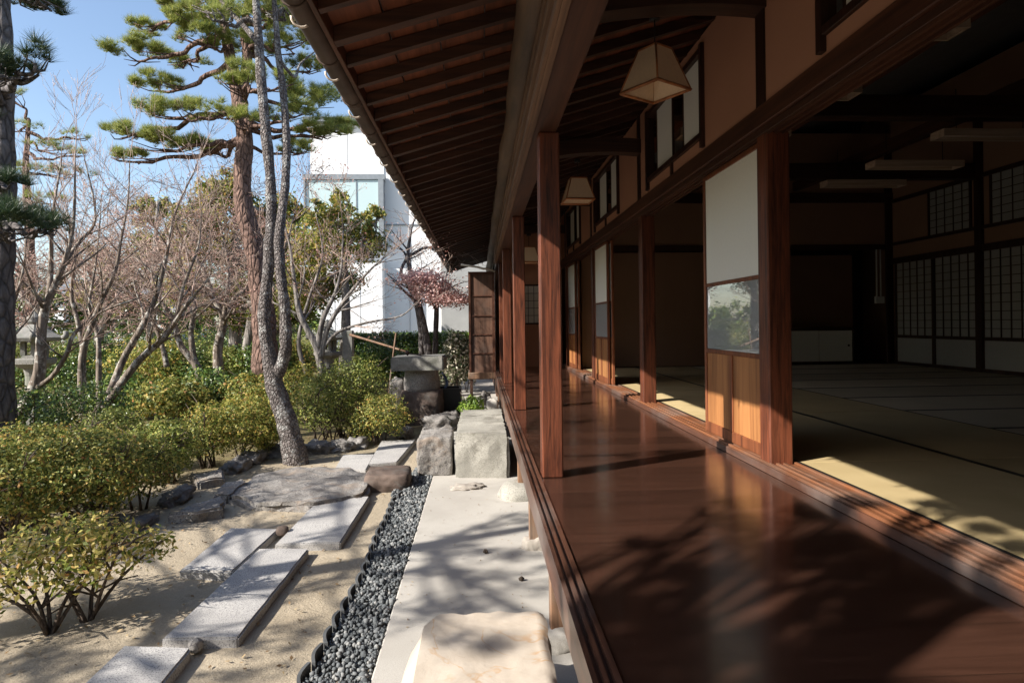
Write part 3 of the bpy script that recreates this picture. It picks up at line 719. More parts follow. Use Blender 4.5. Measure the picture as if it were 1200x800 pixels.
# plaster with a window opening per bay
for k in range(-1, 4):
    ya = Y1+BAY*k+0.11; yb = min(Y1+BAY*(k+1), YE)
    if yb-ya < 0.5: continue
    wa = ya+0.84; wb = min(yb-0.27, ya+2.35)
    if k == -1: wb = yb-0.57; wa = yb-2.0; zs = rel(1.27); zt = rel(1.90)
    if k == 3: wa, wb = ya, ya
    top = rel(1.985)
    if wb > wa:
        boxes('plaster_wall', [(XW, XW+0.06, ya, yb, rel(1.1755), zs), (XW, XW+0.06, ya, wa, zs, top), (XW, XW+0.06, wb, yb, zs, top), (XW, XW+0.06, wa, wb, zt, top)], M['plaster'], H_)
        wf = boxes('transom_window', [(XW-0.028, XW+0.05, wa, wa+0.045, zs-0.07, zt+0.02), (XW-0.028, XW+0.05, wb-0.045, wb, zs-0.07, zt+0.02),
                                 (XW-0.024, XW+0.05, wa+0.045, wb-0.045, zs, zs+0.042), (XW-0.024, XW+0.05, wa+0.045, wb-0.045, zt-0.04, zt)], M['postdark'], H_, 0.002)
        box('short_strut', XW-0.018, XW+0.02, (wa+wb)/2-0.02, (wa+wb)/2+0.025, rel(1.176), zs-0.001, M['postdark'], H_, 0.002)
        for (a_, b_, dx) in ((wa+0.05, wa+0.50, 0.0), (wa+0.80, wa+1.28, 0.012)):
            pf = boxes('paper_sash', [(XW+0.004+dx, XW+0.020+dx, a_, a_+0.02, zs+0.043, zt-0.041), (XW+0.004+dx, XW+0.020+dx, b_-0.02, b_, zs+0.043, zt-0.041), (XW+0.013+dx, XW+0.020+dx, a_+0.019, b_-0.019, zs+0.044, zs+0.055)], M['postdark'], H_)
            box('paper_panel', XW+0.008+dx, XW+0.012+dx, a_+0.02, b_-0.02, zs+0.043, zt-0.041, M['washi'], pf, 0)
    else:
        box('plaster_wall', XW, XW+0.06, ya, yb, rel(1.1755), top, M['plaster'], H_, 0)

# sliding doors: board below, glass in the middle, paper above
def sliding_door(y0, y1, dx=0.0):
    x0 = XW+0.022+dx; x1 = x0+0.030
    z0 = Zt+0.002; z1 = rel(1.009)
    zg0 = rel(-0.195); zg1 = rel(0.235)
    fr = boxes('sliding_door', [(x0, x1, y0, y0+0.035, z0, z1), (x0, x1, y1-0.035, y1, z0, z1), (x0, x1, y0+0.035, y1-0.035, z0, z0+0.07),
                                (x0, x1, y0+0.035, y1-0.035, zg0-0.028, zg0), (x0, x1, y0+0.035, y1-0.035, zg1, zg1+0.024), (x0, x1, y0+0.035, y1-0.035, z1-0.03, z1)], M['doorframe'], H_, 0.003)
    boxes('door_board', [(x0+0.010, x0+0.020, y0+0.0352, y1-0.0352, z0+0.0702, zg0-0.0282)], M['door'], fr)
    box('batten', x0+0.001, x0+0.0098, (y0+y1)/2-0.022, (y0+y1)/2+0.022, z0+0.0705, zg0-0.0285, M['doorframe'], fr, 0.002)
    box('glass_pane', x0+0.010, x0+0.014, y0+0.0352, y1-0.0352, zg0+0.0002, zg1-0.0002, M['glass'], fr, 0)
    box('paper_panel', x0+0.010, x0+0.014, y0+0.0352, y1-0.0352, zg1+0.0242, z1-0.0302, M['washi'], fr, 0)
    return fr
for y_ in (-2.45, -1.62, -0.80, 0.02):  # unseen closed doors behind the camera, added to keep light out of the room
    sliding_door(y_, y_+0.84, 0.04 if y_ in (-1.62, 0.02) else 0.0)
sliding_door(3.585, 4.53)
sliding_door(8.02, Y1+2*BAY-0.005); sliding_door(7.93, 8.86, 0.040)
sliding_door(10.75, 11.64); sliding_door(10.65, 11.5, 0.040)

# end wall of the veranda with a small paper window
boxes('end_wall', [(0.44, XW, YE, YE+0.1, Zf, rel(0.0)), (0.44, 0.72, YE, YE+0.1, rel(0.0), rel(0.70)), (1.25, XW, YE, YE+0.1, rel(0.0), rel(0.70)), (0.44, XW, YE, YE+0.1, rel(0.70), rel(1.9))], M['plaster'], H_)
sh = boxes('end_window', [(0.70, 1.27, YE-0.02, YE+0.0, rel(-0.03), rel(0.0)), (0.70, 1.27, YE-0.02, YE+0.0, rel(0.70), rel(0.73)), (0.70, 0.72, YE-0.02, YE+0.06, rel(0.0), rel(0.70)), (1.25, 1.27, YE-0.02, YE+0.06, rel(0.0), rel(0.70))] +
     [(0.72+i*0.106-0.004, 0.72+i*0.106+0.004, YE+0.02, YE+0.03, rel(0.0), rel(0.70)) for i in range(1, 5)] + [(0.72, 1.25, YE+0.021, YE+0.031, rel(i*0.14)-0.004, rel(i*0.14)+0.004) for i in range(1, 5)], M['postdark'], H_)
box('paper_panel', 0.72, 1.25, YE+0.035, YE+0.04, rel(0.0), rel(0.70), M['washi'], sh, 0)
# shutter box at the far end of the rail
ty0, ty1 = 11.05, 12.5
tb = boxes('shutter_box', [(-0.175, 0.245, ty0+0.02, ty1, Zf-0.0, rel(0.86))], M['oldboard'], H_)
boxes('shutter_frame', [(-0.185, -0.150, ty0-0.01, ty0+0.0195, Zf, rel(0.88)), (0.215, 0.262, ty0-0.01, ty0+0.0195, Zf, rel(0.88)), (-0.15, 0.215, ty0-0.006, ty0+0.0195, rel(0.84), rel(0.88))] +
      [(-0.15, 0.215, ty0+0.004, ty0+0.0195, rel(zz), rel(zz)+0.018) for zz in (-0.52, -0.2, 0.12, 0.46)], M['beamY'], tb)
box('shutter_sill', -0.20, 0.28, ty0-0.05, ty1, Zf-0.115, Zf-0.001, M['strut'], tb, 0.01)
box('shutter_leg', -0.175, -0.125, ty0, ty0+0.05, 0.0, Zf-0.116, M['oldboard'], tb)
box('house_wing_wall', 0.30, 1.5, 12.41, 16.4, 0.0, rel(1.4), M['oldboard'], H_, 0)

# the tatami room
XR = 7.15; YR = 10.9
box('room_base', XW+0.1552, XR+0.8, -2.5, YR+1.5, Zf-0.1, Zt-0.022, M['oldboard'], H_, 0)
def mat_piece(x0, x1, y0, y1, along):
    t_ = box('tatami_mat', x0+0.002, x1-0.002, y0+0.002, y1-0.002, Zt-0.0215, Zt-0.003, M['tatami' if along == 'Y' else 'tatamisheen'], H_, 0.003)
    b = 0.024 if along == 'X' else 0.019
    if along == 'Y': bb = [(x0+0.001, x0+b, y0+0.002, y1-0.002, Zt-0.021, Zt-0.0015), (x1-b, x1-0.001, y0+0.002, y1-0.002, Zt-0.021, Zt-0.0015)]
    else: bb = [(x0+0.002, x1-0.002, y0+0.001, y0+b, Zt-0.021, Zt-0.0015), (x0+0.002, x1-0.002, y1-b, y1-0.001, Zt-0.021, Zt-0.0015)]
    each('cloth_border', bb, M['black'], t_)
x0 = XW+0.157
for c0, c1 in ((x0, x0+0.93), (x0+0.93, x0+1.86)):
    y = YR-0.0
    sh_ = 0
    while y > 0.5:
        mat_piece(c0, c1, y-1.86, y, 'Y'); y -= 1.86
y = YR
while y > 1.8:
    mat_piece(x0+1.86, x0+3.72, y-0.93, y, 'X'); mat_piece(x0+3.72, XR-0.0, y-0.93, y, 'X'); y -= 0.93
# far wall
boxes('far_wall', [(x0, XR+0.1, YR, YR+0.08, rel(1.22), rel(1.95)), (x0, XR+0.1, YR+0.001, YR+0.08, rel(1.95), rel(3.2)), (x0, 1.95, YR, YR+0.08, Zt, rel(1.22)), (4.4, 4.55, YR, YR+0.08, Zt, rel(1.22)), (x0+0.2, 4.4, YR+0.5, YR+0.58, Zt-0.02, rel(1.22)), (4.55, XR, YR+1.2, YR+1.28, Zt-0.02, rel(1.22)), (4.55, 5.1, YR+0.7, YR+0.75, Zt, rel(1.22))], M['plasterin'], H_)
boxes('far_beam', [(x0, XR, YR-0.03, YR-0.001, rel(1.19), rel(1.28)), (x0, XR, YR-0.06, YR-0.001, rel(2.0), rel(2.16)), (x0, XR, YR-0.04, YR-0.001, rel(2.52), rel(2.62))], M['tieX'], H_, 0.003)
each('far_post', [(4.48, 4.60, YR-0.04, YR-0.002, Zt, rel(2.0)), (XR-0.12, XR, YR-0.04, YR-0.0005, Zt, rel(3.0))], M['postdark'], H_, 0.003)
# right wall with paper lattice doors
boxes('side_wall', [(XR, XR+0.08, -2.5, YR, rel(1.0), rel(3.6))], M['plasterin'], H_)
boxes('side_beam', [(XR-0.05, XR-0.001, -2.5, YR-0.05, rel(0.93), rel(1.03)), (XR-0.04, XR-0.001, -2.5, YR-0.05, rel(1.25), rel(1.30)), (XR-0.04, XR-0.001, -2.5, YR-0.05, rel(1.98), rel(2.04)), (XR-0.05, XR-0.001, -2.5, YR-0.05, Zt, Zt+0.05)], M['tieX'], H_, 0.002)
y = YR-0.12
while y > 3.0:
    y0_ = y-0.93
    fr = boxes('lattice_door', [(XR-0.03, XR-0.005, y0_, y0_+0.035, Zt+0.05, rel(0.93)), (XR-0.03, XR-0.005, y-0.035, y, Zt+0.05, rel(0.93)), (XR-0.03, XR-0.005, y0_+0.035, y-0.035, rel(-0.33), rel(-0.28))] +
               [(XR-0.028, XR-0.012, y0_+0.035+(i*0.86/5)-0.005, y0_+0.035+(i*0.86/5)+0.005, rel(-0.28), rel(0.93)) for i in range(1, 5)] +
               [(XR-0.027, XR-0.013, y0_+0.035, y-0.035, rel(-0.28+i*0.121)-0.005, rel(-0.28+i*0.121)+0.005) for i in range(1, 10)], M['postdark'], H_)
    box('paper_panel', XR-0.011, XR-0.007, y0_+0.035, y-0.035, rel(-0.28), rel(0.93), M['dimwashi'], fr, 0)
    box('white_panel', XR-0.016, XR-0.010, y0_+0.035, y-0.035, Zt+0.05, rel(-0.33), M['dimwashi'], fr, 0)
    y -= 0.935
for ya, yb in ((9.05, 9.95), (7.75, 8.7), (5.3, 6.3)):
    fr = boxes('lattice_window', [(XR-0.03, XR-0.001, ya, ya+0.03, rel(1.3), rel(1.98)), (XR-0.03, XR-0.001, yb-0.03, yb, rel(1.3), rel(1.98))] + [(XR-0.022, XR-0.010, ya+i*(yb-ya)/5-0.005, ya+i*(yb-ya)/5+0.005, rel(1.3), rel(1.98)) for i in range(1, 5)] + [(XR-0.021, XR-0.011, ya+0.03, yb-0.03, rel(1.3+i*0.113)-0.005, rel(1.3+i*0.113)+0.005) for i in range(1, 6)], M['postdark'], H_)
    box('paper_panel', XR-0.009, XR-0.004, ya+0.03, yb-0.03, rel(1.3), rel(1.98), M['dimwashi'], fr, 0)
each('side_post', [(XR-0.06, XR-0.0005, 8.83, 8.95, Zt, rel(3.0)), (XR-0.06, XR-0.0005, 5.0, 5.12, Zt, rel(3.0))], M['postdark'], H_, 0.003)
# room roof timbers
for k in range(0, 4):
    y = Y1+BAY*k
    if y > YR: continue
    box('roof_beam', XW+0.13, XR, y, y+0.16, rel(1.98), rel(2.2), M['tieX'], H_, 0.01)
    pts = [(XW+0.2, y+0.08, rel(2.2)), (4.3, y+0.08, rel(3.0))]
    tubes('diagonal_brace', [(pts, [0.06, 0.06], 8)], M['tieX'], H_)
for xx in (3.6, 5.4):
    box('ceiling_purlin', xx, xx+0.12, -2.5, YR, rel(2.205), rel(2.36), M['beamY'], H_, 0.01)
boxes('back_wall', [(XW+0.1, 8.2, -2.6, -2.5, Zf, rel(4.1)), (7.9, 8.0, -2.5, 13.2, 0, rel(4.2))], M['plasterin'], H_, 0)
box('far_gable', XW+0.2, 7.899, 13.0, 13.1, 0, rel(4.15), M['oldboard'], H_, 0)
box('gable_plaster', XW+0.07, 8.0, 13.11, 13.2, 0, rel(2.0), M['plasterin'], H_, 0)

# low cabinet in the alcove
e = thing('low_cabinet', 'low white two-door cabinet with black frame in the dark alcove', 'cabinet', (5.9, 11.2, Zt))
cx0, cx1 = 5.35, 6.62
boxes('cabinet_frame', [(cx0, cx1, 11.15, 11.6, Zt+0.58, Zt+0.62), (cx0, cx1, 11.15, 11.6, Zt-0.02, Zt+0.03), (cx0, cx0+0.03, 11.15, 11.6, Zt+0.03, Zt+0.58), (cx1-0.03, cx1, 11.15, 11.6, Zt+0.03, Zt+0.58)], M['postdark'], e, 0.002)
for a_, b_, hx, dy in ((cx0+0.03, 5.985, cx0+0.10, 0.0), (5.985, cx1-0.03, cx1-0.1, 0.0)):
    d_ = boxes('cabinet_door', [(a_+0.008, b_-0.008, 11.165+dy, 11.185+dy, Zt+0.035, Zt+0.575)], M['washi'], e)
    tubes('door_pull', [([(hx, 11.160+dy, Zt+0.31), (hx, 11.166+dy, Zt+0.31)], [0.02, 0.02], 14)], M['black'], d_)
e = thing('wall_conduit', 'pair of pale vertical conduits ending in a small switch box beside the alcove', 'conduit', (6.85, 10.84, 1.6))
boxes('pipe', [(6.83, 6.845, 10.83, 10.85, rel(0.38), rel(1.19)), (6.90, 6.915, 10.83, 10.85, rel(0.38), rel(1.19))], M['fluoro'], e)
box('switch_box', 6.80, 6.95, 10.80, 10.86, rel(0.26), rel(0.38), M['fluoro'], e, 0.004)

# ceiling tube lights
cl = [(1.97, 3.98, 'highest'), (1.97, 5.12, 'middle'), (1.97, 6.30, 'lowest'), (4.62, 6.30, 'c'), (4.70, 7.55, 'd'), (4.70, 8.60, 'e')]
labs = ['boxed ceiling tube light showing topmost, closest over the lintel', 'boxed ceiling tube light half hidden behind the lintel, below the topmost one',
        'boxed ceiling tube light just peeking out right of the near room post', 'long ceiling tube light running off the right edge of the photo',
        'long ceiling tube light between the two others over the room', 'long ceiling tube light closest to the far wall']
for (x_, y_, _), lb in zip(cl, labs):
    z_ = rel(1.80)
    e = thing('ceiling_light', lb, 'ceiling light', (x_+0.55, y_, z_), 'ceiling tube lights')
    boxes('light_box', [(x_, x_+1.1, y_-0.10, y_-0.08, z_, z_+0.075), (x_, x_+1.1, y_+0.08, y_+0.10, z_, z_+0.075), (x_, x_+0.02, y_-0.08, y_+0.08, z_, z_+0.075), (x_+1.08, x_+1.1, y_-0.08, y_+0.08, z_, z_+0.075), (x_+0.02, x_+1.08, y_-0.08, y_+0.08, z_+0.06, z_+0.075)], M['palewood'], e)
    tubes('tube', [([(x_+0.05, y_, z_+0.035), (x_+1.05, y_, z_+0.035)], [0.014]*2, 10)], M['fluoro'], e)
    boxes('reflector', [(x_+0.025, x_+1.075, y_-0.06, y_+0.06, z_+0.052, z_+0.0595)], M['fluoro'], e)
    for hx in (0.2, 0.9): tubes('hanger', [([(x_+hx, y_, z_+0.075), (x_+hx, y_, z_+0.5)], [0.004]*2, 5)], M['black'], e)

# hanging paper lanterns (tapered square shades)
def lamp(c, z_bot, wb, wt, h, rot, lab, cord):
    e = thing('hanging_lamp', lab, 'hanging lamp', (c[0], c[1], z_bot), 'paper lamps hanging along the veranda')
    def ring(w_, z_, th=0.0):
        return [Vector((c[0], c[1], 0)) + Matrix.Rotation(rot, 3, 'Z') @ Vector((sx*w_/2, sy*w_/2, 0)) + Vector((0, 0, z_)) for sx, sy in ((-1, -1), (1, -1), (1, 1), (-1, 1))]
    b = ring(wb, z_bot); t = ring(wt, z_bot+h)
    bi = ring(wb-0.006, z_bot); ti = ring(wt-0.006, z_bot+h)
    V = b+t+bi+ti; Fc = []
    for i in range(4):
        j = (i+1) % 4
        Fc += [(i, j, 4+j, 4+i), (8+j, 8+i, 12+i, 12+j)]
    Fc += [(4, 5, 6, 7)]
    mesh_obj('lamp_shade', V, Fc, M['lampwashi'], e)
    r_ = 0.0075
    pol = []
    for i in range(4):
        j = (i+1) % 4
        pol += [([b[i], b[j]], [r_*1.35]*2, 4), ([t[i], t[j]], [r_]*2, 4), ([b[i], t[i]], [r_*0.8]*2, 4)]
    for i in range(4):
        pol.append(([b[i]*0.985+Vector((c[0], c[1], z_bot))*0.015, b[i]*0.985+Vector((c[0], c[1], z_bot))*0.015+Vector((0,0,0.002))], [r_*1.6]*2, 4))
    tubes('lamp_frame', pol, M['lampframe'], e)
    tubes('cord', [([(c[0], c[1], z_bot+h), (c[0], c[1], cord)], [0.004]*2, 6), ([(c[0], c[1], cord-0.03), (c[0], c[1], cord)], [0.03]*2, 12)], M['black'], e)
p_ = pY(768, 105, 3.62); lamp((p_.x, p_.y), p_.z-0.012, 0.275, 0.13, 0.235, math.radians(33), 'near paper lamp with tapered square shade hanging under the eaves', p_.z+0.42)
p_ = pY(677, 236, 6.15); lamp((p_.x, p_.y), p_.z, 0.27, 0.15, 0.21, math.radians(3), 'second paper lamp, seen square on beyond the first veranda post', p_.z+0.40)
p_ = pY(620, 308, 8.9); lamp((p_.x, p_.y), p_.z, 0.27, 0.15, 0.21, math.radians(3), 'far paper lamp partly hidden behind the first veranda post', p_.z+0.40)

# ------------------------------------------------------------------ white modern building far behind
YB = 30.0
def bX(px, Y=YB): return pY(px, 379, Y).x
def bZ(py, px=450, Y=YB): return pY(px, py, Y).z
B_ = thing('white_building', 'modern white rendered building with a big glass window rising behind the garden', 'building', (0, YB, 0))
boxes('building_wall', [(bX(366), bX(452), YB, YB+8, 0, bZ(145, 400)), (bX(452)+0.002, 7.0, YB+0.05, YB+8, 0, bZ(145, 400)), (bX(366)+0.5, bX(452)-0.002, YB-0.9, YB-0.002, 0, bZ(306, 400))], M['white'], B_)
boxes('roof_edge', [(bX(366)-0.25, 7.2, YB-0.3, YB+8, bZ(145, 400)+0.002, bZ(139, 400))], M['greymetal'], B_, 0.02)
wf = boxes('window_frame', [(bX(360), bX(454), YB-0.5, YB-0.004, bZ(213, 400), bZ(207, 400)), (bX(447), bX(453), YB-0.5, YB-0.004, bZ(290, 450), bZ(213, 450)-0.002), (bX(421), bX(422), YB-0.45, YB-0.36, bZ(290, 450), bZ(213, 450)-0.004), (bX(361), bX(363), YB-0.5, YB-0.004, bZ(290, 365), bZ(213, 365)-0.002), (bX(360), bX(454), YB-0.5, YB-0.004, bZ(294, 400), bZ(290, 400)-0.002)], M['greymetal'], B_)
box('window_glass', bX(363)+0.01, bX(447)-0.01, YB-0.42, YB-0.38, bZ(290, 400)+0.002, bZ(213, 400)-0.01, M['winglass'], wf, 0)
boxes('wall_band', [(bX(452)+0.01, 7, YB+0.0, YB+0.048, bZ(264, 470), bZ(262.5, 470)), (bX(366)+0.52, bX(452)-0.01, YB-0.94, YB-0.902, bZ(309, 400), bZ(306.2, 400)), (bX(538), bX(538.6), YB+0.0, YB+0.049, bZ(262, 470), bZ(146, 470))], M['greymetal'], B_)
jl = [(bX(px_), bX(px_)+0.03, YB-0.012, YB-0.0005, 0.5, bZ(146, 400)) for px_ in (409,)] + [(bX(480), bX(480)+0.03, YB+0.0, YB+0.049, 0.5, bZ(262, 400)-0.05)]
jl += [(bX(px_, YB-0.9), bX(px_, YB-0.9)+0.03, YB-0.912, YB-0.9005, 0.3, bZ(311, 400)) for px_ in (392, 422)]
boxes('panel_joint', jl, plain('joint_sealant', (0.50, 0.51, 0.52), 0.8, var=0.05), B_)
# garden wall near the end of the house
o = box('garden_wall', pY(517, 379, 19).x, 4.0, 19.0, 19.25, 0, pY(530, 300, 19).z, M['greywall'], None, 0.02); tag(o, 'pale plastered wall behind the shutter box and camellia hedge', 'wall')
# low distant house roofs at the left horizon
for (a_, b_, yb_, t_, Y_, lb) in ((22, 75, 375, 348, 60, 'distant low house roof seen between the maple branches at the left'), (120, 210, 380, 352, 75, 'distant pale house behind the maples')):
    e = thing('distant_house', lb, 'house', (pY(a_, 379, Y_).x, Y_, 0))
    xa, xb = pY(a_, 379, Y_).x, pY(b_, 379, Y_).x; zt = pY(a_, t_, Y_).z
    box('house_wall', xa, xb, Y_, Y_+8, 0, zt, M['white'], e, 0)
    bm = bmesh.new(); vs = [bm.verts.new(q) for q in ((xa-0.6, Y_-0.7, zt), (xb+0.6, Y_-0.7, zt), (xb+0.6, Y_+8.7, zt), (xa-0.6, Y_+8.7, zt), (xa-0.6, Y_+4, zt+1.8), (xb+0.6, Y_+4, zt+1.8))]
    for f_ in ((0, 1, 5, 4), (2, 3, 4, 5), (0, 4, 3), (1, 2, 5), (0, 3, 2, 1)): bm.faces.new([vs[i] for i in f_])
    from_bm('house_roof', bm, M['tile'], e)

# ------------------------------------------------------------------ vegetation
def needles(name, centers, mat, parent, rng, L=0.11, per=22, w=0.0045, spread=0.9, up=0.75):
    """tufts of needles: centres (n,3)"""
    C = np.repeat(centers, per, axis=0); n = len(C)
    D = rng.normal(size=(n, 3)); D[:, 2] = np.abs(D[:, 2])*0.8 + up*0.6; D /= np.linalg.norm(D, axis=1, keepdims=True)
    R = rng.normal(size=(n, 3)); A = np.cross(D, R); A /= np.linalg.norm(A, axis=1, keepdims=True)
    l = L*rng.uniform(0.7, 1.15, (n, 1))
    V = np.stack([C - A*w/2, C + A*w/2, C + D*l], 1).reshape(-1, 3)
    return fast_mesh(name, V, np.arange(n*3).reshape(n, 3), mat, parent)

def pine(name, label, base_pts, base_r, limbs, pads, barkm, needm, Y, rng, seed, pad_depth=0.8, dens=1.0, tuft=0.11, nw=0.0045, upper=None, crown_r=1.0):
    """trunk/limbs given as world polylines; pads as (px,py,rx,ry,Yoffset)"""
    b = base_pts[0][0]
    e = thing(name, label, 'tree', (b[0], b[1], 0))
    pol = []
    for pts, rad in zip(base_pts, base_r):
        p2, r2 = smooth_path(pts, rad, 5)
        p2 = [q + Vector((noise.noise(q*1.3+Vector((seed, 0, 0))), noise.noise(q*1.3+Vector((0, seed, 0))), 0))*r2[i]*0.5 for i, q in enumerate(p2)] if False else p2
        pol.append((p2, r2, 14))
    tubes('trunk', pol, M[barkm], e, rough=0.25, seed=seed)
    lp = []
    cen = []
    rnd = random.Random(seed)
    trunkpts = [q for pts in base_pts for q in smooth_path(pts, [1]*len(pts), 6)[0]]
    for (px, py, rx, ry, dy) in pads:
        c = pY(px, py, Y+dy); s = (Y+dy)/F
        RX, RZ = rx*s, ry*s; RY = RX*pad_depth
        # limb from nearest lower trunk point to the pad
        cand = [q for q in trunkpts if q.z < c.z+0.3] or trunkpts
        q0 = min(cand, key=lambda q: (q-c).length + max(0, c.z-q.z)*0.2)
        mid = q0.lerp(c, 0.5) + Vector((rnd.uniform(-.12, .12), rnd.uniform(-.12, .12), rnd.uniform(-0.22, -0.02)))*min(1, (c-q0).length)
        p2, r2 = smooth_path([q0, q0.lerp(mid, 0.5)+Vector((0, 0, rnd.uniform(-.05, .08))), mid, mid.lerp(c, 0.6)+Vector((rnd.uniform(-.06, .06), 0, rnd.uniform(-.08, .02))), c - Vector((0, 0, RZ*0.5))], [0.042, 0.034, 0.026, 0.019, 0.010], 4)
        p2 = [q + Vector((noise.noise(q*4+Vector((seed, 0, 0))), noise.noise(q*4+Vector((0, seed, 0))), noise.noise(q*4+Vector((0, 0, seed)))))*0.09 if 0 < i_ < len(p2)-1 else q for i_, q in enumerate(p2)]
        sc = min(1.4, 0.6+(c-q0).length*0.5)
        lp.append((p2, [r*sc for r in r2], 7))
        # pad twigs and tufts
        nt_ = int(max(20, 620*dens*RX*RX))
        sub = 7
        for k in range(sub):
            an = rnd.uniform(0, 6.28); tq = c + Vector((math.cos(an)*RX*0.75, math.sin(an)*RY*0.75, rnd.uniform(-.35, .1)*RZ))
            st = p2[rnd.randrange(len(p2)//2, len(p2))]
            mq = st.lerp(tq, 0.5)+Vector((rnd.uniform(-.05, .05), rnd.uniform(-.05, .05), -0.03))
            lp.append(([st, mq, tq], [0.014, 0.010, 0.005], 5))
        a = rng.uniform(0, 2*np.pi, nt_); rr_ = np.sqrt(rng.random(nt_))
        lump = 1+0.25*np.sin(a*3+px)+0.15*np.sin(a*5+py)
        P = np.stack([c.x+np.cos(a)*rr_*RX*lump, c.y+np.sin(a)*rr_*RY*lump, c.z + RZ*(np.sqrt(np.maximum(0, 1-rr_**2))*rng.uniform(-0.15, 1, nt_) - 0.25)], 1)
        nk = 9; kc = P[rng.integers(0, nt_, nk)]; own = np.argmin(((P[:, None]-kc[None])**2).sum(2), 1)
        P = P*0.5 + kc[own]*0.5 + rng.normal(size=P.shape)*RZ*0.14; P[:, 2] += (rng.random(nk)*0.9*RZ)[own]*0.7
        cen.append(P)
    for pts, rad in limbs:
        p2, r2 = smooth_path(pts, rad, 4); tubes('limb', [(p2, r2, 8)], M[barkm], e, rough=0.2)
    if lp: tubes('limbs', lp, M[barkm], e, rough=0.2, seed=seed)
    cen = np.concatenate(cen)
    needles('needles', cen, M[needm], e, rng, L=tuft, per=26, w=nw*0.8)
    return e

def path_px(lst, Y, gz=None):
    return [pY(a, b, Y+(c_ if True else 0)) for a, b, c_ in lst]

rng = np.random.default_rng(11)
# red pine behind: broad crown with layered pads
YP = 11.0
tr = path_px([(312, 440, 0), (308, 360, 0), (298, 290, 0), (284, 230, 0), (287, 170, 0), (279, 115, 0), (268, 60, 0.1), (262, 20, 0.2), (258, -60, 0.2)], YP)
trr = [0.22, 0.18, 0.16, 0.145, 0.13, 0.11, 0.09, 0.075, 0.05]
br2 = path_px([(281, 120, 0), (290, 70, 0.2), (286, 30, 0.2), (300, -40, 0.3)], YP)
pads = [(161, 64, 38, 16, .3), (240, 45, 42, 17, -.4), (221, 4, 45, 14, 0), (182, 101, 32, 11, .5), (203, 131, 40, 16, -.3), (281, 92, 32, 14, -.8), (190, 168, 48, 14, 0), (240, 176, 28, 10, .6),
        (286, 140, 18, 13, -.7), (142, 158, 22, 10, .2), (172, 33, 24, 8, .8), (291, 10, 42, 20, -.6), (345, 50, 42, 26, 0), (366, 116, 38, 22, .2), (350, 20, 42, 20, .5), (325, 95, 25, 14, -.5), (362, 78, 26, 14, .6),
        (378, 155, 34, 12, 0), (345, 176, 26, 10, .3), (256, 132, 16, 12, -.6), (398, 150, 26, 9, .3), (250, -25, 60, 20, 0), (330, -30, 60, 24, 0), (180, -20, 40, 18, .4), (390, 10, 30, 16, 0), (315, 140, 20, 12, .3), (215, 75, 24, 10, .9),
        (225, 22, 36, 10, -.5), (330, 5, 34, 14, -.6), (150, 185, 24, 8, .5), (300, 60, 28, 12, .5), (345, 132, 26, 12, -.3)]
pine('red_pine', 'tall red-barked pine with layered yellow green needle pads beyond the twin trunk', [tr, br2], [trr, [0.10, 0.08, 0.06, 0.04]], [], pads, 'barkred', 'needle', YP, rng, 3, dens=1.9, tuft=0.13, nw=0.0060)

# twin trunk pine standing at the flat stone
Yt = 6.75
base = pZ(347, 543, -0.03); Yt = base.y
t1 = path_px([(348, 548, 0), (340, 510, 0), (327, 465, 0), (320, 440, 0), (312, 400, 0), (310, 360, 0), (316, 300, 0), (318, 230, 0), (312, 160, 0), (306, 90, 0), (302, 30, 0), (296, -60, 0)], Yt)
t1r = [0.135, 0.105, 0.098, 0.092, 0.062, 0.060, 0.058, 0.055, 0.052, 0.048, 0.04, 0.03]
t2 = path_px([(322, 445, 0), (333, 420, -0.05), (335, 380, -0.08), (330, 330, -0.08), (327, 280, -0.05), (333, 230, 0), (336, 170, 0.05), (332, 110, 0.1), (326, 60, 0.1), (318, -40, 0.1)], Yt)
t2r = [0.070, 0.060, 0.057, 0.052, 0.048, 0.042, 0.040, 0.038, 0.032, 0.02]
l3 = path_px([(302, 50, 0), (285, 30, 0.2), (262, 5, 0.3), (240, -30, 0.4)], Yt)
l4 = path_px([(327, 70, 0), (345, 90, 0.2), (352, 75, 0.4), (370, 60, 0.5)], Yt)
pads2 = [(300, -35, 60, 20, 0), (270, -20, 40, 16, .4), (345, -20, 45, 18, .3), (250, 8, 30, 10, .5), (262, 18, 26, 9, -.2), (335, 18, 30, 12, .4)]
pine('twin_trunk_pine', 'slender grey-barked pine forking into two stems, its foot beside the flat stone', [t1, t2], [t1r, t2r], [(l3, [0.03, 0.028, 0.02, 0.012]), (l4, [0.02, 0.016, 0.012, 0.006])], pads2, 'barkgrey', 'needle', Yt, rng, 5, dens=1.2, tuft=0.11)

# dark pine at the left frame edge
Yl = 7.2
t = path_px([(-2, 540, 0), (-1, 420, 0), (2, 300, 0), (4, 200, 0), (3, 120, 0), (4, 60, 0), (2, -60, 0)], Yl)
pads3 = [(12, 262, 44, 22, -.6), (52, 268, 18, 10, -.6), (6, 82, 30, 16, -1.0), (42, 68, 17, 14, -1.0), (0, 215, 25, 12, -.4), (60, 10, 20, 6, .8), (35, 4, 26, 8, .8), (-30, 150, 30, 16, 0), (8, 570, 1, 1, 0)]
pine('dark_pine', 'dark pine trunk at the left edge with two drooping dark needle clumps', [t], [[0.17, 0.135, 0.115, 0.105, 0.10, 0.09, 0.07]], [(path_px([(5, 90, 0), (25, 98, -.6), (45, 88, -.9)], Yl), [0.03, 0.025, 0.012])], pads3[:-1], 'barkdark', 'needledark', Yl, rng, 8, dens=2.4, tuft=0.15, nw=0.006)

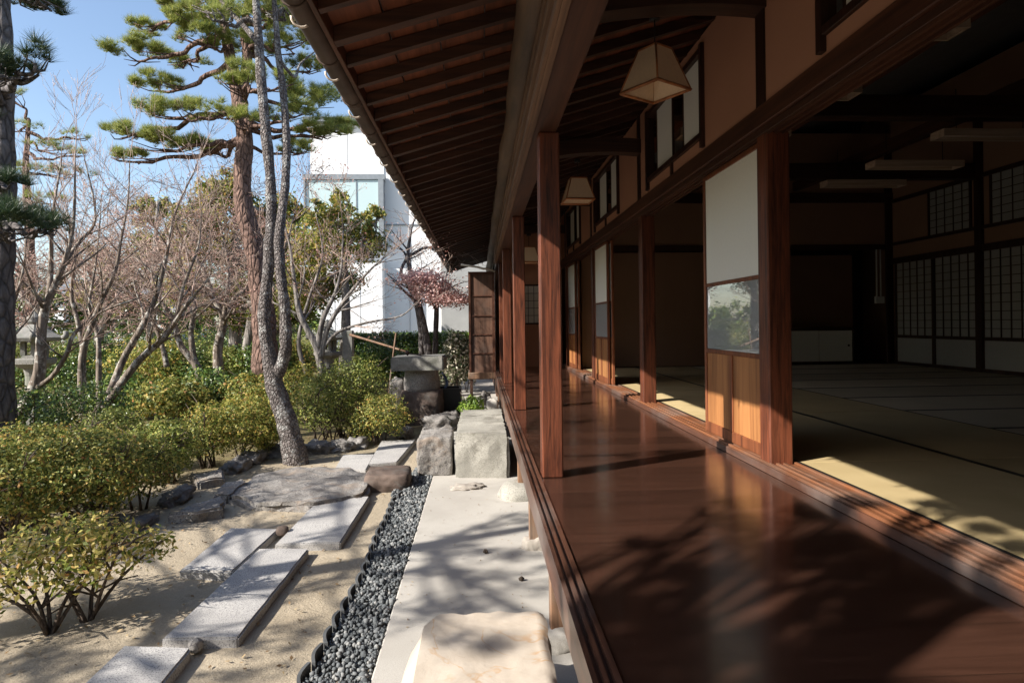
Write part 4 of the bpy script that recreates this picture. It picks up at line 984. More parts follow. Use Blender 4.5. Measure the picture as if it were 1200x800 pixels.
# off-frame pines on the sun side that throw the branch shadows over the veranda and paving
def crown_pine(x, y, hgt, pads, label, seed, rng, tuft=0.13, dens=1.0, nw=0.007, name='garden_pine', lim=0.045, zs=0.12):
    e = thing(name, label, 'tree', (x, y, 0))
    rnd = random.Random(seed)
    trunk = [(x, y, -0.1), (x+0.1, y+0.05, hgt*0.3), (x-0.1, y+0.1, hgt*0.6), (x+0.05, y, hgt)]
    p2, r2 = smooth_path(trunk, [0.16, 0.13, 0.10, 0.04], 6)
    tubes('trunk', [(p2, r2, 10)], M['barkdark'], e, rough=0.2)
    lp = []; cen = []
    for (cx, cy, cz, r_) in pads:
        c = Vector((cx, cy, cz)); q0 = min(p2, key=lambda q: (q-c).length + max(0, q.z-c.z)*2)
        m_ = q0.lerp(c, 0.5)+Vector((rnd.uniform(-.2, .2), rnd.uniform(-.2, .2), -0.1))
        a_, b_ = smooth_path([q0, m_, c], [lim, lim*0.7, lim*0.3], 5); lp.append((a_, b_, 6))
        for k in range(9):
            an = rnd.uniform(0, 6.28); tq = c+Vector((math.cos(an)*r_, math.sin(an)*r_, rnd.uniform(-.1, .1)))
            st = a_[rnd.randrange(len(a_)//2, len(a_))]; lp.append(([st, st.lerp(tq, .5)+Vector((0, 0, -.04)), tq], [0.014, 0.010, 0.004], 4))
        n_ = int(150*dens*r_*r_*1.0)+10
        a = rng.uniform(0, 2*np.pi, n_); rr_ = np.sqrt(rng.random(n_))
        cen.append(np.stack([cx+np.cos(a)*rr_*r_, cy+np.sin(a)*rr_*r_, cz+rng.uniform(-1, 1, n_)*r_*zs], 1))
    tubes('limbs', lp, M['barkdark'], e, rough=0.15)
    needles('needles', np.concatenate(cen), M['needle'], e, rng, L=tuft, per=20, w=nw)
    return e
def up_sun(x, y, z, t): 
    h = Vector((to_sun.x, to_sun.y, to_sun.z)); p = Vector((x, y, z)) + h*t
    return p
pads = []; pads2_ = []
rnd = random.Random(4)
for (px, py, r_) in ((1128, 612, .07), (1100, 602, .05), (1160, 632, .06), (1200, 655, .05), (870, 615, .12), (925, 650, .15), (990, 640, .15), (1040, 680, .16), (1100, 690, .12), (1010, 715, .12), (985, 752, .09), (935, 790, .11), (860, 590, .09), (700, 715, .08), (765, 735, .10),
                    (675, 765, .11), (800, 675, .07), (740, 640, .04), (760, 785, .13), (1145, 703, .05), (945, 600, .11), (1045, 640, .10), (860, 760, .07), (1000, 600, .08), (1010, 830, .14), (880, 850, .14), (700, 840, .12), (1085, 655, .09)):
    g_ = pZ(px, py, Zf); q = up_sun(g_.x, g_.y, g_.z, rnd.uniform(4.9, 5.6)); pads.append((q.x, q.y, q.z, r_))
crown_pine(-4.3, -1.3, 4.6, pads, 'pine outside the frame on the sunny side, nearest the veranda', 21, rng, dens=9.0, lim=0.02)
pads = []
for (x, y, z, t, r_) in ((0.1, 2.75, 0, 6.8, .22), (-0.25, 3.15, 0, 6.4, .20), (0.2, 3.5, 0, 7.0, .22), (-0.2, 4.1, 0, 6.5, .24), (0.2, 4.6, 0, 6.9, .22), (-1.0, 2.5, 0, 5.4, .22), (-1.7, 2.6, 0, 5.0, .26), (-2.4, 2.8, 0, 4.6, .22),
                         (-1.2, 3.5, 0, 5.2, .16), (-2.1, 3.5, 0, 4.8, .24), (-0.9, 4.4, 0, 5.6, .22), (-1.6, 4.6, 0, 5.2, .18), (-1.9, 5.3, 0, 5.6, .28), (-1.2, 5.9, 0, 6.4, .25), (0.0, 3.0, 0, 6.8, .10), (-0.3, 3.7, 0, 6.5, .12), (0.15, 3.9, 0, 6.8, .12), (0.2, 2.5, 0.3, 6.5, .05), (0.0, 2.2, 0.3, 6.5, .04), (-3.1, 3.4, 0, 4.6, .25), (-2.2, 2.3, 0, 4.6, .2), (-2.6, 4.6, 0, 4.8, .22), (-1.5, 3.1, 0, 5.2, .10), (1.15, 4.0, Zf, 7.2, .10), (0.7, 5.4, Zf, 7.2, .2), (1.0, 7.6, Zf, 8.0, .2)):
    q = up_sun(x, y, z, t); pads.append((q.x, q.y, q.z, r_))
for (x, y, t, r_) in ((-2.7, 3.0, 4.7, .26), (-3.2, 4.0, 4.7, .3), (-1.9, 2.9, 5.0, .18), (-1.0, 3.0, 5.3, .15), (-0.9, 3.7, 5.4, .14), (-1.3, 4.9, 5.4, .2), (-2.3, 4.2, 4.9, .2), (-2.9, 5.0, 5.0, .3), (-1.3, 2.2, 5.0, .16), (-2.0, 5.9, 6.0, .25)):
    q = up_sun(x, y, 0, t); pads.append((q.x, q.y, q.z, r_))
crown_pine(-5.2, 1.6, 4.6, pads, 'slim pine outside the frame on the sunny side, beside the first one', 22, rng, dens=1.5, lim=0.016, zs=0.5)

def maple(name, label, stems, seed, depth=4, bend=0.25, spread=0.6, twigm='twig', barkm='maplebark', leafm=None, nleaf=0, dens=1.0, lfac=1.0, upb=0.25, minr=0.0032, cat='tree', leaf=0.03, leafsz=None):
    """stems: list of (points, radii). Recursive fine branching from them."""
    rnd = random.Random(seed)
    b = stems[0][0][0]
    e = thing(name, label, cat, (b[0], b[1], 0))
    main = []; tw = []; tips = []
    def grow(p, d, L, r, lev):
        n_ = 4 if lev > 1 else 3
        pts = [p]; rs = [r]; q = p.copy(); dd = d.copy()
        for i in range(n_):
            dd = (dd + Vector((rnd.gauss(0, 1), rnd.gauss(0, 1), rnd.gauss(0, .7)))*bend*0.35 + Vector((0, 0, upb*0.12))).normalized()
            q = q + dd*(L/n_); pts.append(q.copy()); rs.append(max(minr, r*(1-0.6*(i+1)/n_)))
        (main if r > 0.012 else tw).append((pts, rs, 6 if r > 0.02 else (4 if r > 0.007 else 3)))
        if lev == 0: tips.append(pts[-1]); tips.append(pts[-2]); return
        k = rnd.choice((3, 4, 4)) if lev > 1 else rnd.choice((3, 4, 5))
        for j in range(int(round(k*dens)) or 1):
            t = rnd.uniform(0.25, 1.0); i = min(n_-1, int(t*n_)); s = pts[i].lerp(pts[i+1], t*n_-i)
            ax = Vector((rnd.gauss(0, 1), rnd.gauss(0, 1), rnd.gauss(0, .5))).normalized()
            nd_ = (dd + ax*spread*rnd.uniform(0.6, 1.3) + Vector((0, 0, upb*0.4))).normalized()
            grow(s, nd_, L*rnd.uniform(0.5, 0.8), max(minr, rs[i]*0.55), lev-1)
    for pts, rad in stems:
        p2, r2 = smooth_path(pts, rad, 5); main.append((p2, r2, 9))
        n_ = len(p2)
        for i in range(int(n_*0.35), n_):
            if rnd.random() < 0.62*dens:
                d = (p2[min(i+1, n_-1)]-p2[max(i-1, 0)]).normalized()
                ax = Vector((rnd.gauss(0, 1), rnd.gauss(0, 1), rnd.gauss(0, .35))).normalized()
                lv = depth-1 if i < n_*0.7 else depth-2
                grow(p2[i], (d*0.8+ax*spread*1.3).normalized(), lfac*rnd.uniform(0.55, 0.95)*(1.0 if lv > 1 else 0.7), r2[i]*0.5, max(0, lv))
        d = (p2[-1]-p2[-2]).normalized(); grow(p2[-1], d, 0.8*lfac, r2[-1]*0.9, depth-1)
    tubes('trunk', main, M[barkm], e, rough=0.12, seed=seed)
    if tw: tubes('twigs', tw, M[twigm], e)
    if leafm and nleaf:
        rg_ = np.random.default_rng(seed); T = np.array([t[:] for t in tips])
        C = T[rg_.integers(0, len(T), nleaf)] + rg_.normal(size=(nleaf, 3))*leaf
        N = rg_.normal(size=(nleaf, 3)); N[:, 2] = np.abs(N[:, 2])+0.4
        ls = leafsz or (0.034, 0.02)
        leaves('foliage', C, N, ls[0], ls[1], M[leafm], e, rng=rg_)
    return e

def PX(lst, Y): return [pY(a, b, Y+(c[0] if c else 0)) for a, b, *c in lst]
maple('bare_maple', 'bare maple with a leaning pale trunk standing before the dark pine at the left', [
    (PX([(14, 505), (28, 478), (45, 440), (48, 400), (50, 370), (64, 335), (78, 300), (86, 262), (88, 200)], 7.8), [0.085, 0.075, 0.065, 0.055, 0.045, 0.036, 0.028, 0.018, 0.010]),
    (PX([(48, 395), (58, 340, .1), (60, 300, .2), (62, 250, .2), (72, 190, .3)], 7.8), [0.04, 0.034, 0.026, 0.016, 0.008]),
    (PX([(42, 455), (62, 440, -.2), (78, 415, -.3), (88, 390, -.3), (120, 365, -.3), (160, 350, -.3)], 7.8), [0.03, 0.026, 0.024, 0.02, 0.012, 0.006]),
    (PX([(74, 310), (92, 285, .2), (112, 255, .3), (100, 190, .4)], 7.8), [0.028, 0.022, 0.014, 0.007]),
    (PX([(9, 500), (12, 450), (10, 400), (4, 380), (18, 350), (30, 300), (28, 250)], 7.6), [0.035, 0.032, 0.028, 0.02, 0.018, 0.012, 0.006])], 5, depth=4, leafm=None, lfac=0.8, dens=0.8, spread=0.65, upb=0.35, minr=0.0017)
maple('bare_maple', 'bare maple with two upright pale stems in the middle of the shrubs', [
    (PX([(98, 488), (96, 440), (98, 410), (108, 380), (120, 350), (135, 318), (142, 280), (150, 235), (152, 190)], 8.8), [0.055, 0.05, 0.045, 0.036, 0.03, 0.024, 0.018, 0.012, 0.006]),
    (PX([(98, 412), (92, 380), (84, 345), (88, 300), (80, 250)], 8.8), [0.035, 0.03, 0.024, 0.016, 0.008]),
    (PX([(117, 483), (116, 440), (115, 395), (105, 360), (112, 310), (118, 250)], 9.0), [0.042, 0.038, 0.03, 0.022, 0.014, 0.007])], 9, depth=4, lfac=0.8, dens=0.78, upb=0.35, minr=0.0017)
maple('bare_maple', 'bare maple with smooth pale stems leaning right over the middle shrubs', [
    (PX([(120, 482), (140, 452), (165, 420), (190, 398), (205, 375), (215, 335), (232, 290), (236, 250)], 8.3), [0.05, 0.048, 0.044, 0.036, 0.028, 0.022, 0.014, 0.007]),
    (PX([(128, 462), (145, 420, .2), (165, 385, .2), (182, 350, .2), (195, 300, .2), (205, 250, .2), (228, 200, .2)], 8.3), [0.045, 0.042, 0.038, 0.03, 0.022, 0.014, 0.008]),
    (PX([(200, 385), (220, 355, -.2), (245, 325, -.3), (248, 300, -.3)], 8.3), [0.024, 0.018, 0.01, 0.005])], 14, depth=4, lfac=0.8, dens=0.8, upb=0.3, minr=0.0017)
maple('bare_maple', 'spreading maple with dense pinkish twigs in the middle distance', [
    (PX([(258, 450), (255, 410), (262, 375), (250, 350), (225, 330), (190, 318)], 12.5), [0.10, 0.085, 0.07, 0.055, 0.04, 0.02]),
    (PX([(262, 378), (275, 350), (300, 330), (330, 300), (345, 250)], 12.5), [0.06, 0.05, 0.04, 0.025, 0.012]),
    (PX([(252, 352), (235, 310), (210, 285), (180, 270)], 12.5), [0.045, 0.035, 0.022, 0.01]),
    (PX([(262, 375), (268, 320), (262, 280), (250, 240)], 12.3), [0.045, 0.035, 0.022, 0.01])], 17, depth=4, lfac=1.15, dens=1.12, spread=1.0, upb=0.0, leafm='leafP', nleaf=5200, minr=0.003)
maple('bare_maple', 'many-stemmed maple with pink twigs behind the middle shrubs at left', [
    (PX([(240, 455), (228, 425), (212, 405), (200, 370), (170, 330), (150, 300)], 11.5), [0.085, 0.07, 0.055, 0.04, 0.025, 0.012]),
    (PX([(228, 425), (224, 390), (228, 350), (210, 300), (222, 270)], 11.5), [0.06, 0.045, 0.035, 0.02, 0.01]),
    (PX([(196, 430), (190, 405), (180, 380), (160, 350), (120, 320)], 11.7), [0.05, 0.04, 0.03, 0.02, 0.01])], 23, depth=4, lfac=1.05, dens=1.05, spread=1.0, upb=0.0, leafm='leafP', nleaf=1600, minr=0.003)
for k_, (px_, lb_) in enumerate(((120, 'distant pink-twigged maple behind the upright maple stems'), (325, 'distant pink-twigged maple seen between red pine and budding tree'), (40, 'distant pink-twigged maple behind the left stone lantern'))):
    maple('bare_maple', lb_, [
        (PX([(px_, 430), (px_-4, 395), (px_+6, 365), (px_-8, 330), (px_-28, 300)], 15), [0.12, 0.10, 0.08, 0.055, 0.025]),
        (PX([(px_+2, 380), (px_+20, 345), (px_+42, 312), (px_+50, 285)], 15), [0.07, 0.055, 0.035, 0.015]),
        (PX([(px_-2, 385), (px_-25, 360), (px_-48, 345)], 15), [0.06, 0.04, 0.015])], 200+k_, depth=4, lfac=1.35, dens=1.1, spread=1.0, upb=0.0, leafm='leafP', nleaf=3000, minr=0.0042, leafsz=(0.045, 0.028), leaf=0.06)
maple('budding_tree', 'open multi-stemmed tree with sparse reddish leaves right of the twin trunk pine', [
    (PX([(378, 440), (370, 405), (352, 370), (345, 330), (340, 290), (330, 250)], 9.6), [0.06, 0.052, 0.042, 0.03, 0.018, 0.008]),
    (PX([(372, 410), (378, 375), (392, 345), (400, 315), (402, 270)], 9.6), [0.045, 0.038, 0.028, 0.018, 0.008]),
    (PX([(376, 420), (384, 385), (405, 350), (432, 318), (455, 298)], 9.4), [0.04, 0.034, 0.026, 0.016, 0.007]),
    (PX([(360, 440), (350, 400), (362, 350), (378, 300), (370, 250)], 9.8), [0.035, 0.03, 0.022, 0.014, 0.006]),
    (PX([(374, 415), (395, 390), (430, 378), (470, 370), (490, 352)], 9.4), [0.025, 0.022, 0.017, 0.011, 0.005])], 31, depth=4, lfac=0.7, dens=0.74, spread=0.7, upb=0.3, minr=0.0022, leafm='leafP', nleaf=900, barkm='greybark', leaf=0.04)
maple('dark_limbed_tree', 'twisted dark-limbed plum tree with a fan of pink leaves near the white building', [
    (PX([(503, 420), (498, 390), (490, 355), (484, 330), (478, 300), (482, 270)], 13.2), [0.085, 0.08, 0.07, 0.055, 0.04, 0.02]),
    (PX([(494, 418), (492, 380), (484, 345), (470, 320), (476, 300), (462, 285)], 13.2), [0.055, 0.05, 0.045, 0.035, 0.025, 0.012]),
    (PX([(510, 418), (511, 380), (513, 345), (520, 330), (538, 345)], 13.4), [0.06, 0.055, 0.045, 0.025, 0.012]),
    (PX([(480, 300), (500, 290), (520, 296), (505, 280)], 13.2), [0.035, 0.03, 0.018, 0.01])], 37, depth=3, lfac=0.9, dens=0.75, spread=0.9, upb=0.1, barkm='barkdark', twigm='twig', leafm='leafP', nleaf=300, minr=0.003)
# the pink spray on that tree
rg_ = np.random.default_rng(77)
def spray(cpx, cpy, rx, ry, Y, n):
    c = pY(cpx, cpy, Y); s = Y/F
    return np.stack([c.x + rg_.normal(size=n)*rx*s*0.5, c.y+rg_.normal(size=n)*0.25, c.z+rg_.normal(size=n)*ry*s*0.5], 1)
C = np.concatenate([spray(495, 326, 26, 9, 12.6, 3200), spray(522, 350, 30, 9, 12.6, 3200), spray(505, 338, 26, 10, 12.7, 2400), spray(543, 352, 14, 5, 12.6, 500)])
N = rg_.normal(size=C.shape); N[:, 2] = abs(N[:, 2])+0.6
spr = leaves('pink_foliage', C, N, 0.042, 0.03, M['leafPP'], bpy.data.objects['dark_limbed_tree'], rng=rg_)

def bush(label, lobes, leafm, seed, n, L=0.035, W_=0.017, stems=8, name='clipped_shrub', cat='shrub', base=None, inner=0.35, skirt=0.0):
    """lobes: (x,y,zc,rx,ry,rz). leaf shell with uneven surface plus stems"""
    rg = np.random.default_rng(seed); rnd = random.Random(seed)
    x0_, y0_ = lobes[0][0], lobes[0][1]
    e = thing(name, label, cat, (x0_, y0_, 0))
    ar = np.array([l[3]*l[4] for l in lobes]); ar = ar/ar.sum()
    Cs = []; Ns = []
    for l, a_ in zip(lobes, ar):
        m_ = int(n*a_)
        d = rg.normal(size=(m_, 3)); d /= np.linalg.norm(d, axis=1, keepdims=True); d[:, 2] = np.where(d[:, 2] < -0.88, -d[:, 2], d[:, 2])
        f_ = np.array([noise.noise(Vector(v_)*2.6+Vector((seed, l[0], 0)))*0.34 + noise.noise(Vector(v_)*6.0+Vector((seed, l[0], 0)))*0.26 + noise.noise(Vector(v_)*14.0+Vector((seed, l[0], 0)))*0.12 for v_ in d])
        r_ = 1+f_ - np.abs(rg.normal(size=m_))*0.10 - (rg.random(m_) < inner)*rg.random(m_)*0.5
        P = d*r_[:, None]*np.array([l[3], l[4], l[5]]) + np.array([l[0], l[1], l[2]])
        # shoots sticking out
        Cs.append(P); Ns.append(d*0.9 + rg.normal(size=(m_, 3))*0.75 + np.array([0, 0, 0.35]))
    C = np.concatenate(Cs); N = np.concatenate(Ns); keep = C[:, 2] > 0.03
    leaves('foliage', C[keep], N[keep], L, W_, M[leafm], e, rng=rg, fold=0.12)
    pol = []
    bx_, by_ = base if base else (x0_, y0_)
    for k in range(stems):
        l = rnd.choice(lobes); a = rnd.uniform(0, 6.28); 
        s0 = Vector((l[0] if base is None else bx_, l[1] if base is None else by_, -0.04)) + Vector((rnd.uniform(-.3, .3)*(l[3] if base is None else .05), rnd.uniform(-.3, .3)*(l[4] if base is None else .05), 0))
        t_ = Vector((l[0]+math.cos(a)*l[3]*0.8, l[1]+math.sin(a)*l[4]*0.8, l[2]+l[5]*rnd.uniform(-.2, .75)))
        m1 = s0.lerp(t_, .35)+Vector((rnd.uniform(-.04, .04), rnd.uniform(-.04, .04), .05))
        p2, r2 = smooth_path([s0, m1, t_], [0.011, 0.008, 0.003], 3); pol.append((p2, r2, 5))
        for _ in range(4):
            st = p2[rnd.randrange(2, len(p2))]; tq = st+Vector((rnd.uniform(-.2, .2), rnd.uniform(-.2, .2), rnd.uniform(0, .2)))
            pol.append(([st, st.lerp(tq, .5)+Vector((.01, 0, .02)), tq], [0.006, 0.005, 0.0025], 4))
    tubes('stems', pol, M['stembark'], e)
    return e
def lob(px, py_base, hw, top, ratio=0.9, dx=0, lift=0.0):
    p = pZ(px, py_base, 0); s = p.y/F; h = (py_base-top)*s
    h = pY(px, top, p.y+hw*s*ratio*0.6).z
    rxx = hw*s; cz = (h+lift)*0.55
    return (p.x, p.y+rxx*ratio, cz, rxx, rxx*ratio, h-cz)
# two low azaleas in the left foreground, umbrella shaped on bare stems
b = pZ(57, 742, -0.03)
bush('low yellow-green azalea in the left foreground, on the left of the near pair', [(b.x-0.12, b.y+0.02, 0.27, 0.25, 0.25, 0.13), (b.x-0.32, b.y+0.05, 0.24, 0.20, 0.22, 0.13), (b.x+0.04, b.y+0.1, 0.31, 0.20, 0.2, 0.10), (b.x-0.16, b.y+0.3, 0.33, 0.25, 0.2, 0.10), (b.x-0.30, b.y-0.12, 0.15, 0.17, 0.15, 0.09)], 'leafYY', 51, 1900, 0.036, 0.017, 6, name='azalea', base=(b.x, b.y))
b = pZ(102, 727, -0.03)
bush('low azalea with glossy leaves in the left foreground, on the right of the near pair', [(b.x+0.11, b.y+0.05, 0.29, 0.21, 0.22, 0.11), (b.x-0.06, b.y+0.15, 0.34, 0.20, 0.2, 0.11), (b.x+0.27, b.y+0.1, 0.30, 0.11, 0.12, 0.08), (b.x+0.02, b.y-0.1, 0.24, 0.14, 0.12, 0.08)], 'leafYY', 52, 1400, 0.034, 0.016, 5, name='azalea', base=(b.x, b.y))
bush('big spreading azalea filling the left edge behind the near pair', [lob(45, 640, 80, 512), lob(140, 602, 44, 512), lob(-40, 655, 70, 516), lob(95, 600, 40, 500), lob(5, 612, 60, 500)], 'leafA', 53, 32000, 0.030, 0.0145, 40)
bush('sprawling shrub between the big left azalea and the middle shrub', [lob(172, 572, 44, 494), lob(112, 560, 40, 484)], 'leafO', 54, 14000, 0.030, 0.0145, 26)
bush('broad clipped shrub with orange-tipped leaves left of the twin trunk foot', [lob(268, 546, 48, 470), lob(232, 550, 28, 474), lob(306, 536, 22, 474)], 'leafY', 55, 15000, 0.029, 0.014, 30)
bush('low clipped shrub at the back of the left azaleas', [lob(60, 530, 60, 452), lob(0, 540, 50, 458)], 'leafG', 56, 7000, 0.04, 0.02, 8)
bush('round clipped shrub just right of the twin trunk, in front of the lantern', [lob(372, 522, 40, 440), lob(415, 512, 38, 420), lob(390, 515, 40, 428)], 'leafO', 57, 14000, 0.032, 0.016, 30)
bush('small round shrub touching the basin stones, lowest of the right group', [lob(443, 522, 34, 464), lob(420, 520, 20, 478)], 'leafA', 58, 7000, 0.028, 0.014, 12)
bush('yellow-green shrub behind the twin trunk pine', [lob(345, 500, 36, 428), lob(320, 495, 26, 440), lob(290, 500, 30, 452)], 'leafY', 59, 7000, 0.04, 0.02, 10)
bg = [(30, 470, 60, 420, 'leafG', 'dark green shrub beside the left stone lantern'), (150, 468, 50, 400, 'leafY', 'orange-tinged shrub behind the upright maple stems'), (205, 465, 42, 412, 'leafG', 'dark glossy shrub in the middle background'),
      (255, 462, 34, 405, 'leafO', 'olive shrub under the pink-twigged maple'), (300, 462, 34, 398, 'leafG', 'bright broadleaf shrub left of the twin trunk pine'), (335, 458, 26, 400, 'leafY', 'yellow-leaved shrub seen between the twin stems'),
      (95, 462, 40, 395, 'leafG', 'tall dark shrub behind the left maples'), (-20, 470, 50, 400, 'leafO', 'olive shrub at the extreme left edge'), (440, 455, 28, 398, 'leafG', 'leafy shrub behind the basin and bamboo rail'), (400, 455, 24, 410, 'leafO', 'olive shrub around the small distant lantern')]
bg += [(-10, 440, 60, 385, 'leafG', 'far dark shrub behind the left stone lantern'), (60, 438, 50, 388, 'leafO', 'far olive shrub between the lantern and the upright maple'), (130, 436, 50, 384, 'leafG', 'far green shrub left of the leaning maple stems'),
       (190, 436, 46, 384, 'leafO', 'far olive shrub under the leaning maple stems'), (240, 434, 46, 386, 'leafG', 'far green shrub behind the spreading pink maple'), (290, 434, 46, 380, 'leafG', 'far green shrub behind the red pine trunk'),
       (345, 436, 46, 388, 'leafO', 'far yellow-green shrub right of the red pine trunk'), (230, 490, 46, 436, 'leafG', 'middle row green shrub behind the orange-tipped shrub'), (180, 500, 46, 446, 'leafA', 'middle row mottled shrub behind the sprawling shrub'),
       (280, 490, 40, 440, 'leafA', 'middle row mottled shrub left of the twin trunk'), (120, 495, 46, 440, 'leafG', 'middle row green shrub around the upright maple stems')]
for i, (px, pb, hw, tp, mt, lb) in enumerate(bg):
    bush(lb, [lob(px, pb, hw, tp), lob(px+hw*0.5, pb-2, hw*0.7, tp+8)], mt, 70+i, 5200, 0.065, 0.034, 6, name='garden_shrub', inner=0.5)
# hedge in front of the building
e = thing('clipped_hedge', 'long box-clipped green hedge in front of the white building', 'hedge', (0, 17, 0))
n = 16000
xa, xb = pY(405, 379, 17).x, pY(560, 379, 17).x
C = np.stack([rng.uniform(xa, xb, n), 17+rng.uniform(0, 1.0, n)**2, rng.uniform(0, 1, n)**0.6*(pY(450, 391, 17).z)], 1); C[:, 2] += rng.normal(size=n)*0.03
leaves('foliage', C, rng.normal(size=C.shape)+np.array([0, -.8, .5]), 0.085, 0.045, M['leafG'], e, rng=rng)
tubes('stems', [([(x_, 17.3, -0.03), (x_+0.05, 17.4, 0.7)], [0.03, 0.02], 6) for x_ in np.linspace(xa+0.2, xb-0.2, 12)], M['stembark'], e)
bush('camellia with pale shining leaves beside the shutter box', [lob(535, 462, 17, 388), lob(526, 458, 14, 402), lob(545, 460, 12, 395)], 'leafC', 90, 3000, 0.075, 0.04, 8, name='camellia')
# fern by the step block
b = pY(553, 470, 8.4)
bush('small bright green fern plant at the veranda corner', [(b.x, 8.6, 0.30, 0.16, 0.18, 0.13)], 'fern', 91, 500, 0.09, 0.02, 5, name='fern', cat='plant')

# leafy background trees
def crown_tree(label, px, Y, base_w, blobs, leafm, seed, n, L=0.12, name='background_tree', barkm='greybark'):
    rg = np.random.default_rng(seed); rnd = random.Random(seed)
    b = pY(px, 379, Y); e = thing(name, label, 'tree', (b.x, Y, 0))
    Cs = []; Ns = []; pol = []
    topc = max(blobs, key=lambda q: -q[1])
    tpt = pY(topc[0], topc[1], Y)
    p2, r2 = smooth_path([(b.x, Y, -0.05), (b.x+0.1, Y, tpt.z*0.4), (tpt.x, Y, tpt.z)], [base_w, base_w*0.7, base_w*0.2], 5); pol.append((p2, r2, 8))
    tot = sum(q[2]*q[3] for q in blobs)
    for (cx, cy, rx, ry) in blobs:
        dy_ = rnd.uniform(-1, 1); c = pY(cx, cy, Y+dy_); s = Y/F
        m_ = int(n*rx*ry/tot)
        k = max(5, int(m_/60))
        cc = rg.normal(size=(k, 3)); cc /= np.linalg.norm(cc, axis=1, keepdims=True); cc *= rg.uniform(0.45, 1.0, (k, 1))
        cc = cc*np.array([rx*s, rx*s*0.8, ry*s]) + np.array(c[:])
        P = cc[rg.integers(0, k, m_)] + rg.normal(size=(m_, 3))*min(rx, ry)*s*0.16
        Cs.append(P); Ns.append(rg.normal(size=(m_, 3))+np.array([0, 0, .6]))
        q0 = min(p2, key=lambda q: (q-c).length); pol.append(([q0, q0.lerp(c, .5)+Vector((0, 0, -.1)), c], [base_w*0.4, base_w*0.25, base_w*0.1], 5))
        for i_ in range(min(k, 12)): pol.append(([c, Vector(cc[i_])], [base_w*0.1, base_w*0.04], 4))
    tubes('trunk', pol, M[barkm], e)
    leaves('crown', np.concatenate(Cs), np.concatenate(Ns), L, L*0.5, M[leafm], e, rng=rg)
crown_tree('yellow-green cedar behind the twin trunk pine', 272, 16, 0.2, [(265, 235, 40, 25), (230, 262, 35, 22), (300, 262, 30, 26), (250, 290, 45, 22), (275, 215, 18, 16), (335, 250, 24, 22), (345, 285, 30, 22)], 'leafY', 101, 22000, 0.10)
crown_tree('bushy evergreen with upright shoots before the glass window', 400, 14, 0.14, [(395, 262, 34, 28), (375, 290, 34, 30), (425, 285, 26, 25), (385, 330, 40, 32), (430, 255, 14, 22), (355, 330, 30, 30), (400, 240, 14, 18), (372, 250, 12, 20), (440, 262, 10, 22)], 'leafY', 102, 15000, 0.085)
crown_tree('dark spreading evergreen seen behind the pink maple twigs', 285, 15, 0.18, [(300, 330, 45, 26), (340, 355, 40, 26), (265, 355, 40, 22), (310, 375, 45, 20)], 'leafO', 103, 14000, 0.10)
crown_tree('dull olive tree beyond the left maples', 175, 22, 0.2, [(170, 250, 26, 16), (190, 290, 40, 20), (150, 320, 40, 20), (215, 330, 30, 25), (130, 345, 40, 18), (185, 238, 18, 10), (110, 300, 26, 14)], 'leafY', 104, 16000, 0.14)
crown_tree('low dark trees on the far left skyline', 60, 26, 0.25, [(20, 345, 40, 22), (70, 355, 40, 20), (110, 365, 40, 20), (-30, 350, 50, 26), (40, 375, 60, 22), (160, 375, 50, 22)], 'leafG', 105, 10000, 0.18)
crown_tree('far green tree mass behind the shrubs', 230, 30, 0.25, [(200, 375, 60, 20), (270, 380, 60, 20), (330, 380, 60, 20), (130, 385, 60, 18), (380, 385, 40, 15)], 'leafG', 106, 10000, 0.2)
def evergreen(x, y, h, w, seed, label):  # unseen trees added left and behind to cut the sky light
    rg = np.random.default_rng(seed); e = thing('sky_screen_tree', label, 'tree', (x, y, 0))
    tubes('trunk', [([(x, y, -0.05), (x+0.1, y, h*0.5), (x, y, h*0.9)], [0.2, 0.15, 0.05], 8)], M['greybark'], e)
    n_ = 5200; d = rg.normal(size=(n_, 3)); d /= np.linalg.norm(d, axis=1, keepdims=True); r_ = rg.uniform(0.55, 1.0, (n_, 1))**0.5
    C = d*r_*np.array([w, w, h*0.5]) + np.array([x, y, h*0.53])
    leaves('crown', C, rg.normal(size=C.shape)+d, 0.30, 0.20, M['leafG'], e, rng=rg)
for k_, (x, y, h, w, lb) in enumerate(((-12.5, 1.5, 6.0, 2.2, 'first'), (-13, -2.5, 6.5, 2.4, 'second'), (-12, -6.5, 6.5, 2.4, 'third'), (-8.5, -9.5, 6.0, 2.4, 'fourth'), (-4.5, -8.5, 5.5, 2.2, 'fifth'), (-0.8, -6.5, 4.5, 1.8, 'sixth'))):
    evergreen(x, y, h, w, 300+k_, 'dense evergreen added outside the frame to screen off sky light on the garden side, ' + lb + ' counted from the veranda view backwards')
n_ = 170
lx = rng.uniform(XC+0.02, 0.25, n_); ly = rng.uniform(2.3, 5.6, n_)
C = np.stack([lx, ly, np.full(n_, 0.004)], 1); nn = rng.normal(size=C.shape)*0.25; nn[:, 2] = 1
o = leaves('fallen_bits', C, nn, 0.016, 0.005, M['litter'], rng=rng); tag(o, 'dry needles and leaf bits lying on the concrete walk', 'leaf litter', kind='stuff')
